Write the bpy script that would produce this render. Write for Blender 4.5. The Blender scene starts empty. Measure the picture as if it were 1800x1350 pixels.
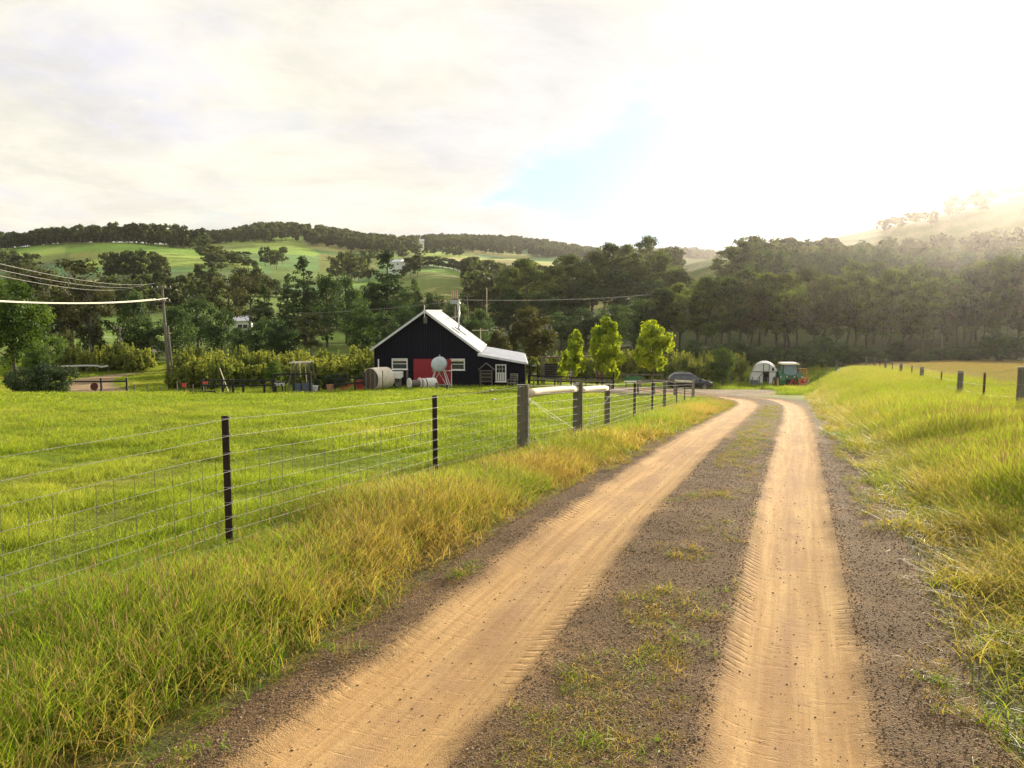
import bpy, math, random
import numpy as np
from mathutils import Vector, Matrix

SC = bpy.context.scene
COL = SC.collection
R = math.radians
rng = np.random.default_rng(7)
random.seed(7)

# ------------------------------------------------------------------ camera
FPX, CXP, CYP = 1350.0, 900.0, 675.0
PITCH = math.atan(129 / 1350)
EYE = 1.5
cam_d = bpy.data.cameras.new('camera')
cam = bpy.data.objects.new('camera', cam_d)
COL.objects.link(cam)
cam.location = (0, 0, EYE)
cam.rotation_euler = (math.pi / 2 - PITCH, 0, 0)
cam_d.sensor_width = 36
cam_d.lens = 36 * FPX / 1800
cam_d.clip_start = 0.05
cam_d.clip_end = 9000
SC.camera = cam

# ------------------------------------------------------------------ sky, sun, exposure
SUN_AZ, SUN_EL = R(33.0), R(12.5)
SUN_DIR = Vector((math.sin(SUN_AZ) * math.cos(SUN_EL), math.cos(SUN_AZ) * math.cos(SUN_EL), math.sin(SUN_EL)))
SC.view_settings.view_transform = 'Standard'
SC.view_settings.look = 'None'
SC.view_settings.gamma = 1
SC.view_settings.use_curve_mapping = False
SC.view_settings.exposure = 1.2
SC.render.engine = 'CYCLES'
SC.cycles.max_bounces = 6
SC.cycles.diffuse_bounces = 3
SC.cycles.glossy_bounces = 2
SC.cycles.transmission_bounces = 4
SC.cycles.volume_bounces = 1
SC.cycles.use_denoising = True
SC.cycles.sample_clamp_indirect = 6
SC.cycles.caustics_reflective = False
SC.cycles.caustics_refractive = False


class NT:
    """small helper to write node trees"""
    def __init__(self, tree):
        self.t = tree
        self.N = tree.nodes
        self.L = tree.links

    def n(self, typ, **kw):
        nd = self.N.new(typ)
        for k, v in kw.items():
            setattr(nd, k, v)
        return nd

    def put(self, sock, v):
        if v is None:
            return
        if isinstance(v, bpy.types.NodeSocket):
            self.L.new(v, sock)
        else:
            if isinstance(v, (tuple, list)) and len(v) == 3 and len(getattr(sock, 'default_value', v)) == 4:
                v = (*v, 1)
            sock.default_value = v

    def math(self, op, a, b=None, c=None, clamp=False):
        nd = self.n('ShaderNodeMath', operation=op, use_clamp=clamp)
        for i, v in enumerate((a, b, c)):
            self.put(nd.inputs[i], v)
        return nd.outputs[0]

    def vmath(self, op, a, b=None, out=0):
        nd = self.n('ShaderNodeVectorMath', operation=op)
        self.put(nd.inputs[0], a)
        if b is not None:
            if op == 'SCALE':
                self.put(nd.inputs[3], b)
            else:
                self.put(nd.inputs[1], b)
        return nd.outputs[out]

    def mix(self, f, a, b, mode='MIX'):
        nd = self.n('ShaderNodeMix', data_type='RGBA', blend_type=mode)
        self.put(nd.inputs[0], f)
        self.put(nd.inputs[6], a)
        self.put(nd.inputs[7], b)
        return nd.outputs[2]

    def noise(self, vec, scale, detail=4, rough=0.55, dist=0.0, out=0):
        nd = self.n('ShaderNodeTexNoise')
        self.put(nd.inputs['Vector'], vec)
        self.put(nd.inputs['Scale'], scale)
        nd.inputs['Detail'].default_value = detail
        nd.inputs['Roughness'].default_value = rough
        nd.inputs['Distortion'].default_value = dist
        return nd.outputs[out]

    def voro(self, vec, scale, feature='F1', out=0):
        nd = self.n('ShaderNodeTexVoronoi', feature=feature)
        self.put(nd.inputs['Vector'], vec)
        self.put(nd.inputs['Scale'], scale)
        return nd.outputs[out]

    def ss(self, v, a, b, lo=0.0, hi=1.0):
        nd = self.n('ShaderNodeMapRange', interpolation_type='SMOOTHSTEP')
        self.put(nd.inputs[0], v)
        for i, q in enumerate((a, b, lo, hi)):
            nd.inputs[i + 1].default_value = q
        return nd.outputs[0]

    def attr(self, name, typ='GEOMETRY', out='Fac'):
        nd = self.n('ShaderNodeAttribute', attribute_name=name, attribute_type=typ)
        return nd.outputs[out]

    def scale3(self, vec, s):
        return self.vmath('MULTIPLY', vec, s)

    def bump(self, h, strength=0.5, dist=0.02, normal=None):
        nd = self.n('ShaderNodeBump')
        self.put(nd.inputs['Height'], h)
        nd.inputs['Strength'].default_value = strength
        nd.inputs['Distance'].default_value = dist
        if normal is not None:
            self.L.new(normal, nd.inputs['Normal'])
        return nd.outputs[0]


W = bpy.data.worlds.new('World')
SC.world = W
W.use_nodes = True
w = NT(W.node_tree)
w.N.clear()
sky = w.n('ShaderNodeTexSky', sky_type='NISHITA', sun_disc=False, sun_elevation=SUN_EL, sun_rotation=SUN_AZ,
          altitude=100, air_density=1.0, dust_density=1.5, ozone_density=1.0)
dirv = w.n('ShaderNodeTexCoord').outputs['Generated']
sep = w.n('ShaderNodeSeparateXYZ')
w.L.new(dirv, sep.inputs[0])
zz = w.math('MAXIMUM', w.math('ADD', sep.outputs[2], 0.16), 0.05)
plane = w.vmath('DIVIDE', dirv, None)
dn = plane.node
cmb = w.n('ShaderNodeCombineXYZ')
for i in range(3):
    w.L.new(zz, cmb.inputs[i])
w.L.new(cmb.outputs[0], dn.inputs[1])
warp = w.noise(plane, 0.9, 3, 0.5, 0, 1)
pw = w.vmath('ADD', plane, w.vmath('SCALE', warp, 0.55))
n1 = w.noise(pw, 1.15, 8, 0.62)
n2 = w.noise(w.vmath('ADD', pw, (7.3, 2.1, 0)), 0.75, 6, 0.6)
n3 = w.noise(w.vmath('ADD', pw, (1.3, 9.1, 4)), 2.2, 8, 0.68)
# thinner cloud (a gap) ahead, a little right of the middle
gap_dir = Vector((0.205, 0.97, 0.158)).normalized()
gdiff = w.vmath('MULTIPLY', w.vmath('SUBTRACT', w.vmath('NORMALIZE', dirv), tuple(gap_dir)), (1.0, 1.0, 2.1))
gwarp = w.math('MULTIPLY', w.math('SUBTRACT', n3, 0.5), 0.16)
gap = w.math('SUBTRACT', 1.0, w.ss(w.math('ADD', w.vmath('LENGTH', gdiff, out=1), gwarp), 0.03, 0.31))
cover = w.math('SUBTRACT', w.math('ADD', n1, 0.18), w.math('MULTIPLY', gap, 0.44))
mask = w.ss(cover, 0.36, 0.63)
sdot = w.math('MAXIMUM', w.vmath('DOT_PRODUCT', dirv, tuple(SUN_DIR), out=1), 0.0)
warm = w.ss(sdot, 0.55, 1.0)
grey = w.ss(w.math('ADD', n2, w.math('MULTIPLY', w.math('SUBTRACT', n3, .5), .35)), 0.40, 0.62)
c_lit = w.mix(warm, (6.35, 6.1, 5.2), (6.1, 5.85, 5.1))
c_shade = w.mix(warm, (5.0, 4.95, 5.5), (5.5, 5.4, 5.2))
cloud = w.mix(grey, c_lit, c_shade)
cloud = w.mix(1.0, cloud, w.mix(w.ss(n3, 0.3, 0.7), (0.82, 0.83, 0.87), (1.09, 1.09, 1.07)), 'MULTIPLY')
veil = w.mix(0.6, w.vmath('MINIMUM', sky.outputs[0], (3.6, 5.2, 7.0)), (3.9, 5.3, 6.2))
colr = w.mix(mask, veil, cloud)
g1 = w.math('MULTIPLY', w.math('POWER', sdot, 70.0), 0.6)
g2 = w.math('MULTIPLY', w.math('POWER', sdot, 260.0), 6.0)
glow = w.vmath('SCALE', (1.0, 0.93, 0.80), w.math('ADD', g1, g2))
colr = w.vmath('ADD', colr, glow)
bg = w.n('ShaderNodeBackground')
w.L.new(colr, bg.inputs[0])
bg.inputs[1].default_value = 0.072
wo = w.n('ShaderNodeOutputWorld')
w.L.new(bg.outputs[0], wo.inputs[0])

sun_d = bpy.data.lights.new('sun', 'SUN')
sun_d.energy = 5.0
sun_d.angle = R(0.6)
sun_d.color = (1.0, 0.87, 0.67)
sun = bpy.data.objects.new('sun', sun_d)
COL.objects.link(sun)
sun.rotation_euler = SUN_DIR.to_track_quat('Z', 'Y').to_euler()
sun.location = SUN_DIR * 400


# ------------------------------------------------------------------ pixel rays (used to find real positions)
def ray(px, py):
    a = (px - CXP) / FPX
    b = (CYP - py) / FPX
    return a, math.cos(PITCH) + b * math.sin(PITCH), -math.sin(PITCH) + b * math.cos(PITCH)


def P(px, py, y):
    a, ry, rz = ray(px, py)
    t = y / ry
    return Vector((a * t, y, EYE + rz * t))


# ------------------------------------------------------------------ terrain
KSL = 0.0637
TPX = np.array([-500, 0, 200, 380, 500, 640, 760, 900, 1050, 1200, 1300, 1400, 1540, 1680, 1800, 2300], float)
TU = (TPX - CXP) / FPX / math.cos(PITCH)
NEAR_D = [-40, 0, 8, 15, 21, 26, 34, 43]
NEAR_R = [0.0, 0, 0, 0, -.13, -.26, -.5, -.70]
FAR = {
    55:   [694, 694, 694, 694, 693, 689, 687, 688, 692, 694, 694, 694, 694, 694, 694, 694],
    65:   [695, 695, 695, 693, 688, 680, 679, 680, 684, 685, 685, 685, 685, 685, 685, 685],
    75:   [688, 688, 688, 686, 681, 673, 672, 673, 678, 683, 687, 687, 685, 682, 680, 680],
    100:  [664, 664, 664, 660, 656, 655, 655, 655, 655, 656, 658, 658, 648, 642, 642, 642],
    130:  [640, 640, 638, 635, 632, 630, 628, 628, 628, 628, 630, 634, 634, 632, 630, 628],
    170:  [612, 612, 610, 610, 610, 610, 605, 600, 590, 595, 600, 605, 600, 595, 590, 580],
    230:  [582, 582, 574, 578, 582, 588, 565, 572, 560, 555, 540, 545, 540, 535, 525, 510],
    330:  [530, 530, 520, 522, 533, 543, 512, 540, 528, 515, 462, 466, 466, 455, 440, 420],
    420:  [502, 502, 488, 490, 503, 508, 484, 515, 505, 470, 452, 432, 428, 405, 385, 360],
    520:  [474, 474, 460, 464, 478, 488, 474, 498, 488, 466, 450, 430, 402, 368, 335, 300],
    650:  [438, 438, 427, 442, 452, 464, 460, 478, 474, 464, 452, 432, 400, 366, 333, 298],
    800:  [440, 440, 430, 432, 430, 446, 450, 460, 465, 460, 452, 435, 405, 370, 338, 302],
    1000: [446, 446, 438, 428, 410, 430, 440, 452, 458, 458, 455, 440, 412, 378, 345, 310],
    1300: [450, 450, 445, 436, 420, 432, 428, 430, 452, 456, 458, 445, 420, 388, 355, 320],
    1700: [455, 455, 452, 445, 430, 440, 438, 440, 456, 448, 452, 450, 430, 398, 365, 330],
    2600: [470, 470, 470, 465, 460, 465, 465, 465, 470, 470, 470, 465, 450, 430, 400, 370],
}
TD = np.array(NEAR_D + list(FAR.keys()), float)
TZ = np.zeros((len(TD), len(TPX)))
for i, (d_, r_) in enumerate(zip(NEAR_D, NEAR_R)):
    TZ[i, :] = r_ - KSL * d_
TZ[7, :5] += .08
for i, d_ in enumerate(FAR):
    e = np.arctan((CYP - np.array(FAR[d_], float)) / FPX) - PITCH
    TZ[len(NEAR_D) + i, :] = EYE + d_ * np.tan(e)


i520 = list(TD).index(520.0)
TZ[i520 + 1:, 12:] = np.minimum(TZ[i520 + 1:, 12:], TZ[i520, 12:][None])


def _cr(p0, p1, p2, p3, t):
    return p1 + 0.5 * t * (p2 - p0 + t * (2 * p0 - 5 * p1 + 4 * p2 - p3 + t * (3 * (p1 - p2) + p3 - p0)))


def hashn(ix, iy, seed):
    h = (ix.astype(np.int64) * 374761393 + iy.astype(np.int64) * 668265263 + seed * 1442695041) & 0xffffffff
    h = ((h ^ (h >> 13)) * 1274126177) & 0xffffffff
    return ((h ^ (h >> 16)) & 0xffff) / 65535.0


def vnoise(x, y, scale, seed=0):
    x = np.asarray(x, float) / scale
    y = np.asarray(y, float) / scale
    ix, iy = np.floor(x), np.floor(y)
    fx, fy = x - ix, y - iy
    fx, fy = fx * fx * (3 - 2 * fx), fy * fy * (3 - 2 * fy)
    a, b = hashn(ix, iy, seed), hashn(ix + 1, iy, seed)
    c, d = hashn(ix, iy + 1, seed), hashn(ix + 1, iy + 1, seed)
    return (a + (b - a) * fx) * (1 - fy) + (c + (d - c) * fx) * fy


def fbm(x, y, scale, seed=0, o=3):
    s, a, t = 0, 1, 0
    for k in range(o):
        s = s + a * vnoise(x, y, scale / 2 ** k, seed + k * 17)
        t += a
        a *= .5
    return s / t


def sstep(a, b, v):
    t = np.clip((v - a) / (b - a), 0, 1)
    return t * t * (3 - 2 * t)


SLX = 0.168
SDIR = np.array([0.372, 1.0]) / math.hypot(0.372, 1)


def s_lin(x, y):
    """distance right of the straight part of the track"""
    return (x - SLX - 0.372 * (y - 2.67)) * SDIR[1]


TRK = [(-3.3, -6.5), (-1.78, -2.5), (0.17, 2.67), (1.92, 7.4), (3.6, 11.9), (5.02, 15.66), (6.45, 19.5), (8.95, 26.4), (11.2, 33), (12.5, 38), (13.25, 43),
       (13.55, 48), (13.4, 54), (12.5, 61), (11.2, 67)]


def cr_path(pts, step=0.2):
    out = []
    q = [np.array(p, float) for p in pts]
    q = [2 * q[0] - q[1]] + q + [2 * q[-1] - q[-2]]
    for i in range(1, len(q) - 2):
        n = max(2, int(np.linalg.norm(q[i + 1] - q[i]) / step))
        for k in range(n):
            out.append(_cr(q[i - 1], q[i], q[i + 1], q[i + 2], k / n))
    out.append(q[-2])
    return np.array(out)


TP = cr_path(TRK)
TT = np.gradient(TP, axis=0)
TT /= np.linalg.norm(TT, axis=1)[:, None]
TV = np.concatenate([[0], np.cumsum(np.linalg.norm(np.diff(TP, axis=0), axis=1))])


def near_path(x, y, path, tang):
    x = np.atleast_1d(np.asarray(x, float)).ravel()
    y = np.atleast_1d(np.asarray(y, float)).ravel()
    s = np.full(x.shape, 1e3)
    ok = (np.abs(x) < 70) & (y < 110) & (y > -25)
    idx = np.nonzero(ok)[0]
    for a in range(0, len(idx), 4000):
        j = idx[a:a + 4000]
        d2 = (x[j, None] - path[None, :, 0]) ** 2 + (y[j, None] - path[None, :, 1]) ** 2
        k = d2.argmin(1)
        cr = (x[j] - path[k, 0]) * tang[k, 1] - (y[j] - path[k, 1]) * tang[k, 0]
        s[j] = np.sign(cr) * np.sqrt(d2[np.arange(len(j)), k])
    return s


def track_s(x, y):
    return near_path(x, y, TP, TT)


def terrain(x, y):
    x = np.asarray(x, float)
    y = np.asarray(y, float)
    r = np.hypot(x, y)
    az = np.clip(np.arctan2(x, y), -R(52), R(52))
    front = np.abs(np.arctan2(x, y)) <= R(52)
    d = np.where(front, y, r * math.cos(R(52)))
    u = np.tan(az)
    fi = np.clip(np.interp(d, TD, np.arange(len(TD))), 0, len(TD) - 1.001)
    fj = np.clip(np.interp(u, TU, np.arange(len(TU))), 0, len(TU) - 1.001)
    i, j = fi.astype(int), fj.astype(int)
    ti, tj = fi - i, fj - j
    nI, nJ = TZ.shape
    cols = []
    for dj in (-1, 0, 1, 2):
        jj = np.clip(j + dj, 0, nJ - 1)
        cols.append(_cr(TZ[np.clip(i - 1, 0, nI - 1), jj], TZ[i, jj], TZ[np.clip(i + 1, 0, nI - 1), jj], TZ[np.clip(i + 2, 0, nI - 1), jj], ti))
    z = _cr(*cols, tj)
    # bank and field on the right of the track
    sl = s_lin(x, y)
    wb = sstep(1.7, 5.4, sl) * (1 - sstep(80, 118, y)) * sstep(-14, -2, y)
    zb = 0.22 + 0.0065 * y - KSL * y + 0.12 * (vnoise(x, y, 7.0, 5) - .5)
    zb = np.where(y < 0, 0.22 - KSL * y, zb)
    z = z + (np.maximum(zb, z) - z) * wb
    und = (vnoise(x, y, 9, 1) - .5) * .10 + (vnoise(x, y, 2.3, 2) - .5) * .07 + (vnoise(x, y, .9, 3) - .5) * .035
    z = z + und * sstep(1.6, 3.5, np.abs(sl)) * (1 - sstep(48, 56, y) * (1 - sstep(80, 90, y)) * .8)
    z = z + (fbm(x, y, 60, 9) - .5) * 6.0 * sstep(150, 420, r)
    return z


def tz(x, y):
    return float(terrain(np.array([x]), np.array([y]))[0])


def hit(px, py, ymax=400.0):
    a, ry, rz = ray(px, py)
    ys = np.geomspace(1.2, ymax, 900)
    t = ys / ry
    dz = EYE + rz * t - terrain(a * t, ys)
    k = np.nonzero(dz < 0)[0]
    if len(k) == 0:
        yy = ymax
    else:
        k = k[0]
        f = dz[k - 1] / (dz[k - 1] - dz[k]) if k else 0
        yy = ys[k - 1] + f * (ys[k] - ys[k - 1])
    p = P(px, py, yy)
    return Vector((p.x, p.y, tz(p.x, p.y)))


def on(px, y):
    """point on the terrain at forward depth y in the column px"""
    x = (px - CXP) / FPX * y / math.cos(PITCH)
    for _ in range(4):
        z = tz(x, y)
        dep = y * math.cos(PITCH) - (z - EYE) * math.sin(PITCH)
        x = (px - CXP) / FPX * dep
    return Vector((x, y, tz(x, y)))


# ------------------------------------------------------------------ object helpers
class MB:
    def __init__(self):
        self.v, self.f, self.m = [], [], []
        self.mi = 0

    def add(self, vs, fs):
        o = len(self.v)
        self.v += [tuple(v) for v in vs]
        for f in fs:
            self.f.append(tuple(i + o for i in f))
            self.m.append(self.mi)
        return self

    def box(self, c, s, rot=None):
        hx, hy, hz = s[0] / 2, s[1] / 2, s[2] / 2
        vs = [Vector((sx * hx, sy * hy, sz * hz)) for sx in (-1, 1) for sy in (-1, 1) for sz in (-1, 1)]
        if rot is not None:
            vs = [rot @ v for v in vs]
        c = Vector(c)
        return self.add([v + c for v in vs], [(0, 1, 3, 2), (4, 6, 7, 5), (0, 4, 5, 1), (2, 3, 7, 6), (0, 2, 6, 4), (1, 5, 7, 3)])

    def beam(self, a, b, w_, h_, up=(0, 0, 1)):
        a, b = Vector(a), Vector(b)
        d = (b - a).normalized()
        u = Vector(up)
        if abs(d.dot(u)) > .98:
            u = Vector((0, 1, 0))
        sd = d.cross(u).normalized()
        u = sd.cross(d)
        vs = []
        for p in (a, b):
            for sx, sz in ((-1, -1), (1, -1), (1, 1), (-1, 1)):
                vs.append(p + sd * sx * w_ / 2 + u * sz * h_ / 2)
        return self.add(vs, [(3, 2, 1, 0), (4, 5, 6, 7), (0, 1, 5, 4), (1, 2, 6, 5), (2, 3, 7, 6), (3, 0, 4, 7)])

    def tube(self, pts, rad, n=8, cap=True):
        pts = [Vector(p) for p in pts]
        if not hasattr(rad, '__len__'):
            rad = [rad] * len(pts)
        vs, fs = [], []
        ref = None
        for i, p in enumerate(pts):
            d = (pts[min(i + 1, len(pts) - 1)] - pts[max(i - 1, 0)])
            d = d.normalized() if d.length > 1e-9 else Vector((0, 0, 1))
            if ref is None:
                ref = Vector((1, 0, 0)) if abs(d.x) < .9 else Vector((0, 1, 0))
            s = d.cross(ref).normalized()
            t = s.cross(d)
            ref = t
            for k in range(n):
                a = 2 * math.pi * k / n
                vs.append(p + (s * math.cos(a) + t * math.sin(a)) * rad[i])
        for i in range(len(pts) - 1):
            for k in range(n):
                a, b = i * n + k, i * n + (k + 1) % n
                fs.append((a, b, b + n, a + n))
        if cap:
            fs.append(tuple(range(n))[::-1])
            fs.append(tuple(range((len(pts) - 1) * n, len(pts) * n)))
        return self.add(vs, fs)

    def lathe(self, prof, n=20, mat=Matrix()):
        vs, fs = [], []
        for r_, z_ in prof:
            for k in range(n):
                a = 2 * math.pi * k / n
                vs.append(mat @ Vector((r_ * math.cos(a), r_ * math.sin(a), z_)))
        for i in range(len(prof) - 1):
            for k in range(n):
                a, b = i * n + k, i * n + (k + 1) % n
                fs.append((a, b, b + n, a + n))
        return self.add(vs, fs)

    def prism(self, poly, ax, lo, hi):
        """polygon in the two other axes extruded along axis ax (0/1/2)"""
        def mk3(p, h):
            q = list(p)
            q.insert(ax, h)
            return tuple(q)
        n = len(poly)
        vs = [mk3(p, lo) for p in poly] + [mk3(p, hi) for p in poly]
        fs = [tuple(range(n))[::-1], tuple(range(n, 2 * n))] + [(i, (i + 1) % n, n + (i + 1) % n, n + i) for i in range(n)]
        return self.add(vs, fs)

    def mesh(self, name, mats, smooth=False):
        me = bpy.data.meshes.new(name)
        me.from_pydata(self.v, [], self.f)
        for m_ in (mats if isinstance(mats, (list, tuple)) else [mats]):
            me.materials.append(m_)
        if any(self.m):
            me.polygons.foreach_set('material_index', self.m)
        if smooth:
            me.polygons.foreach_set('use_smooth', [True] * len(me.polygons))
        import bmesh
        bm = bmesh.new()
        bm.from_mesh(me)
        bmesh.ops.recalc_face_normals(bm, faces=bm.faces)
        bm.to_mesh(me)
        bm.free()
        me.update()
        return me

    def build(self, name, mats, parent=None, smooth=False, label=None, kind=None):
        o = bpy.data.objects.new(name, self.mesh(name, mats, smooth))
        COL.objects.link(o)
        if parent is not None:
            o.parent = parent
        if label:
            o['label'] = label
        if kind:
            o['kind'] = kind
        return o


def tag(o, label, cat, group=None, kind=None):
    if label:
        o['label'] = label
    if cat:
        o['category'] = cat
    if group:
        o['group'] = group
    if kind:
        o['kind'] = kind
    return o


def empty(name, loc, label, cat, group=None, rz=0.0, scale=1.0):
    o = bpy.data.objects.new(name, None)
    o.empty_display_size = 0.2
    o.location = loc
    o.rotation_euler = (0, 0, rz)
    o.scale = (scale, scale, scale) if not hasattr(scale, '__len__') else scale
    COL.objects.link(o)
    return tag(o, label, cat, group)


def np_mesh(name, verts, faces, mats, fattr=None, smooth=False, vattr=None, mat_idx=None):
    """verts Nx3, faces MxK (constant K)"""
    me = bpy.data.meshes.new(name)
    verts = np.asarray(verts, np.float32)
    faces = np.asarray(faces, np.int32)
    M, K = faces.shape
    me.vertices.add(len(verts))
    me.vertices.foreach_set('co', verts.ravel())
    me.loops.add(M * K)
    me.loops.foreach_set('vertex_index', faces.ravel())
    me.polygons.add(M)
    me.polygons.foreach_set('loop_start', np.arange(0, M * K, K, dtype=np.int32))
    for m_ in (mats if isinstance(mats, (list, tuple)) else [mats]):
        me.materials.append(m_)
    if mat_idx is not None:
        me.polygons.foreach_set('material_index', np.asarray(mat_idx, np.int32))
    me.polygons.foreach_set('use_smooth', np.full(M, smooth))
    for k, a in (fattr or {}).items():
        at = me.attributes.new(k, 'FLOAT', 'FACE')
        at.data.foreach_set('value', np.asarray(a, np.float32))
    for k, a in (vattr or {}).items():
        a = np.asarray(a, np.float32)
        if a.ndim == 1:
            at = me.attributes.new(k, 'FLOAT', 'POINT')
            at.data.foreach_set('value', a)
        else:
            at = me.attributes.new(k, 'FLOAT_COLOR', 'POINT')
            at.data.foreach_set('color', np.c_[a, np.ones(len(a))].astype(np.float32).ravel())
    me.update(calc_edges=True)
    me.validate()
    return me


# ------------------------------------------------------------------ materials
def new_mat(name):
    m = bpy.data.materials.new(name)
    m.use_nodes = True
    t = NT(m.node_tree)
    t.N.clear()
    out = t.n('ShaderNodeOutputMaterial')
    return m, t, out


def pm(name, col, rough=.7, var=.25, ns=6.0, bump=.25, metal=0.0, stretch=(1, 1, 1), spec=.4, bdist=.01):
    m, t, out = new_mat(name)
    co = t.scale3(t.n('ShaderNodeTexCoord').outputs['Object'], stretch)
    a = t.noise(co, ns, 5, .6)
    b = t.noise(co, ns * 6.3, 4, .6)
    f = t.math('ADD', t.math('MULTIPLY', a, .7), t.math('MULTIPLY', b, .3))
    f = t.ss(f, .3, .7)
    lo = tuple(c * (1 - var) for c in col)
    hi = tuple(min(1, c * (1 + var)) for c in col)
    c = t.mix(f, lo, hi)
    p = t.n('ShaderNodeBsdfPrincipled')
    t.put(p.inputs['Base Color'], c)
    t.put(p.inputs['Roughness'], t.ss(b, 0, 1, max(0, rough - .12), min(1, rough + .12)))
    p.inputs['Metallic'].default_value = metal
    p.inputs['Specular IOR Level'].default_value = spec
    if bump:
        t.put(p.inputs['Normal'], t.bump(f, bump, bdist))
    t.L.new(p.outputs[0], out.inputs[0])
    return m


def fol(name, dark, light, trans=.35, tcol=None, var_obj=.25):
    """leaf material: colour differs leaf by leaf, clump by clump and tree by tree"""
    m, t, out = new_mat(name)
    v = t.attr('var')
    oi = t.n('ShaderNodeObjectInfo').outputs['Random']
    c = t.mix(v, dark, light)
    c = t.mix(1.0, c, t.mix(oi, (1 - var_obj, 1 - var_obj * .8, 1 - var_obj), (1 + var_obj, 1 + var_obj * .7, 1 + var_obj * .4)), 'MULTIPLY')
    d = t.n('ShaderNodeBsdfPrincipled')
    t.put(d.inputs['Base Color'], c)
    d.inputs['Roughness'].default_value = .6
    d.inputs['Specular IOR Level'].default_value = .22
    tr = t.n('ShaderNodeBsdfTranslucent')
    t.put(tr.inputs[0], t.mix(1.0, c, tcol or (1.5, 1.6, .6), 'MULTIPLY'))
    mx = t.n('ShaderNodeMixShader')
    mx.inputs[0].default_value = trans
    t.L.new(d.outputs[0], mx.inputs[1])
    t.L.new(tr.outputs[0], mx.inputs[2])
    t.L.new(mx.outputs[0], out.inputs[0])
    return m


def grass_mat(name, green, tip, dry, drytip, trans=.45):
    m, t, out = new_mat(name)
    h = t.attr('h')
    v = t.attr('v')
    tint = t.attr('tint', 'INSTANCER')
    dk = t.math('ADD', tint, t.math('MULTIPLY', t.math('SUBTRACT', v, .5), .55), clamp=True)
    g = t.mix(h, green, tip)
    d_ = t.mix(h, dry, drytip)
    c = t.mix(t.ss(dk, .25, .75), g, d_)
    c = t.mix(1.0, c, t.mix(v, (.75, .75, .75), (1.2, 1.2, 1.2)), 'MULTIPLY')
    d = t.n('ShaderNodeBsdfPrincipled')
    t.put(d.inputs['Base Color'], c)
    d.inputs['Roughness'].default_value = .55
    d.inputs['Specular IOR Level'].default_value = .25
    tr = t.n('ShaderNodeBsdfTranslucent')
    t.put(tr.inputs[0], t.mix(1.0, c, (1.35, 1.4, .75), 'MULTIPLY'))
    mx = t.n('ShaderNodeMixShader')
    mx.inputs[0].default_value = trans
    t.L.new(d.outputs[0], mx.inputs[1])
    t.L.new(tr.outputs[0], mx.inputs[2])
    t.L.new(mx.outputs[0], out.inputs[0])
    return m


M = {}
M['black_board'] = pm('black_board', (.007, .008, .017), .85, .4, 3, .3, stretch=(6, 6, .4), spec=.08)
M['black_strip'] = pm('black_strip', (.016, .017, .026), .8, .4, 3, .3, stretch=(6, 6, .4), spec=.15)
M['wood_weathered'] = pm('wood_weathered', (.075, .062, .052), .9, .45, 5, .7, stretch=(7, 7, .6), bdist=.01)
M['roof_white'] = pm('roof_white', (.62, .63, .66), .45, .14, 1.2, .1, stretch=(1, .3, 1))
M['white_paint'] = pm('white_paint', (.76, .75, .72), .5, .1, 4, .1)
M['red_door'] = pm('red_door', (.30, .018, .03), .55, .2, 3, .2, stretch=(6, 6, .5))
M['galv'] = pm('galv', (.42, .43, .43), .42, .2, 5, .1, metal=.6)
M['flue'] = pm('flue', (.42, .42, .41), .35, .15, 6, .05, metal=.7)
M['wood_grey'] = pm('wood_grey', (.15, .135, .11), .85, .38, 5, .6, stretch=(7, 7, .6), bdist=.008)
M['wood_green'] = pm('wood_green', (.13, .125, .085), .85, .38, 5, .6, stretch=(7, 7, .6), bdist=.008)
M['wood_dark'] = pm('wood_dark', (.022, .022, .024), .8, .4, 5, .4, stretch=(5, 5, .6))
M['wood_brown'] = pm('wood_brown', (.17, .105, .065), .8, .35, 5, .5, stretch=(6, 6, .6))
M['log'] = pm('log', (.60, .53, .38), .75, .2, 3, .35, stretch=(.5, .5, 5))
M['steel_post'] = pm('steel_post', (.035, .02, .018), .7, .45, 12, .3, metal=.2)
M['wire'] = pm('wire', (.23, .22, .20), .6, .25, 8, 0, metal=.15)
M['wire_dark'] = pm('wire_dark', (.20, .19, .16), .6, .2, 8, 0)
M['cream'] = pm('cream', (.72, .65, .50), .75, .2, 2.5, .3, stretch=(1, 1, 1))
M['tank'] = pm('tank', (.48, .55, .58), .45, .12, 4, .05)
M['red_plastic'] = pm('red_plastic', (.45, .05, .06), .4, .1, 4, 0)
M['rust'] = pm('rust', (.10, .03, .025), .8, .3, 6, .3)
M['tyre'] = pm('tyre', (.02, .02, .022), .85, .3, 9, .4)
M['tractor_green'] = pm('tractor_green', (.03, .14, .05), .45, .2, 4, .1)
M['tractor_red'] = pm('tractor_red', (.46, .03, .025), .55, .3, 5, .2)
M['orange'] = pm('orange', (.52, .17, .04), .6, .25, 5, .2)
M['yellow_steel'] = pm('yellow_steel', (.55, .36, .10), .6, .2, 5, .1)
M['car_paint'] = pm('car_paint', (.022, .024, .036), .22, .08, 3, 0, spec=.7)
M['chrome'] = pm('chrome', (.6, .6, .62), .25, .05, 4, 0, metal=.9)
M['dark_plastic'] = pm('dark_plastic', (.02, .02, .022), .6, .15, 6, .1)
M['glass_dark'] = pm('glass_dark', (.03, .04, .045), .08, .1, 2, 0, spec=.9)
M['glass_green'] = pm('glass_green', (.10, .19, .19), .12, .2, 3, 0, spec=.8)
M['lamp_red'] = pm('lamp_red', (.4, .02, .02), .2, .1, 5, 0)
M['lamp_clear'] = pm('lamp_clear', (.75, .75, .72), .15, .05, 5, 0)
M['film'] = pm('film', (.70, .70, .68), .5, .1, 2, .05)
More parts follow.
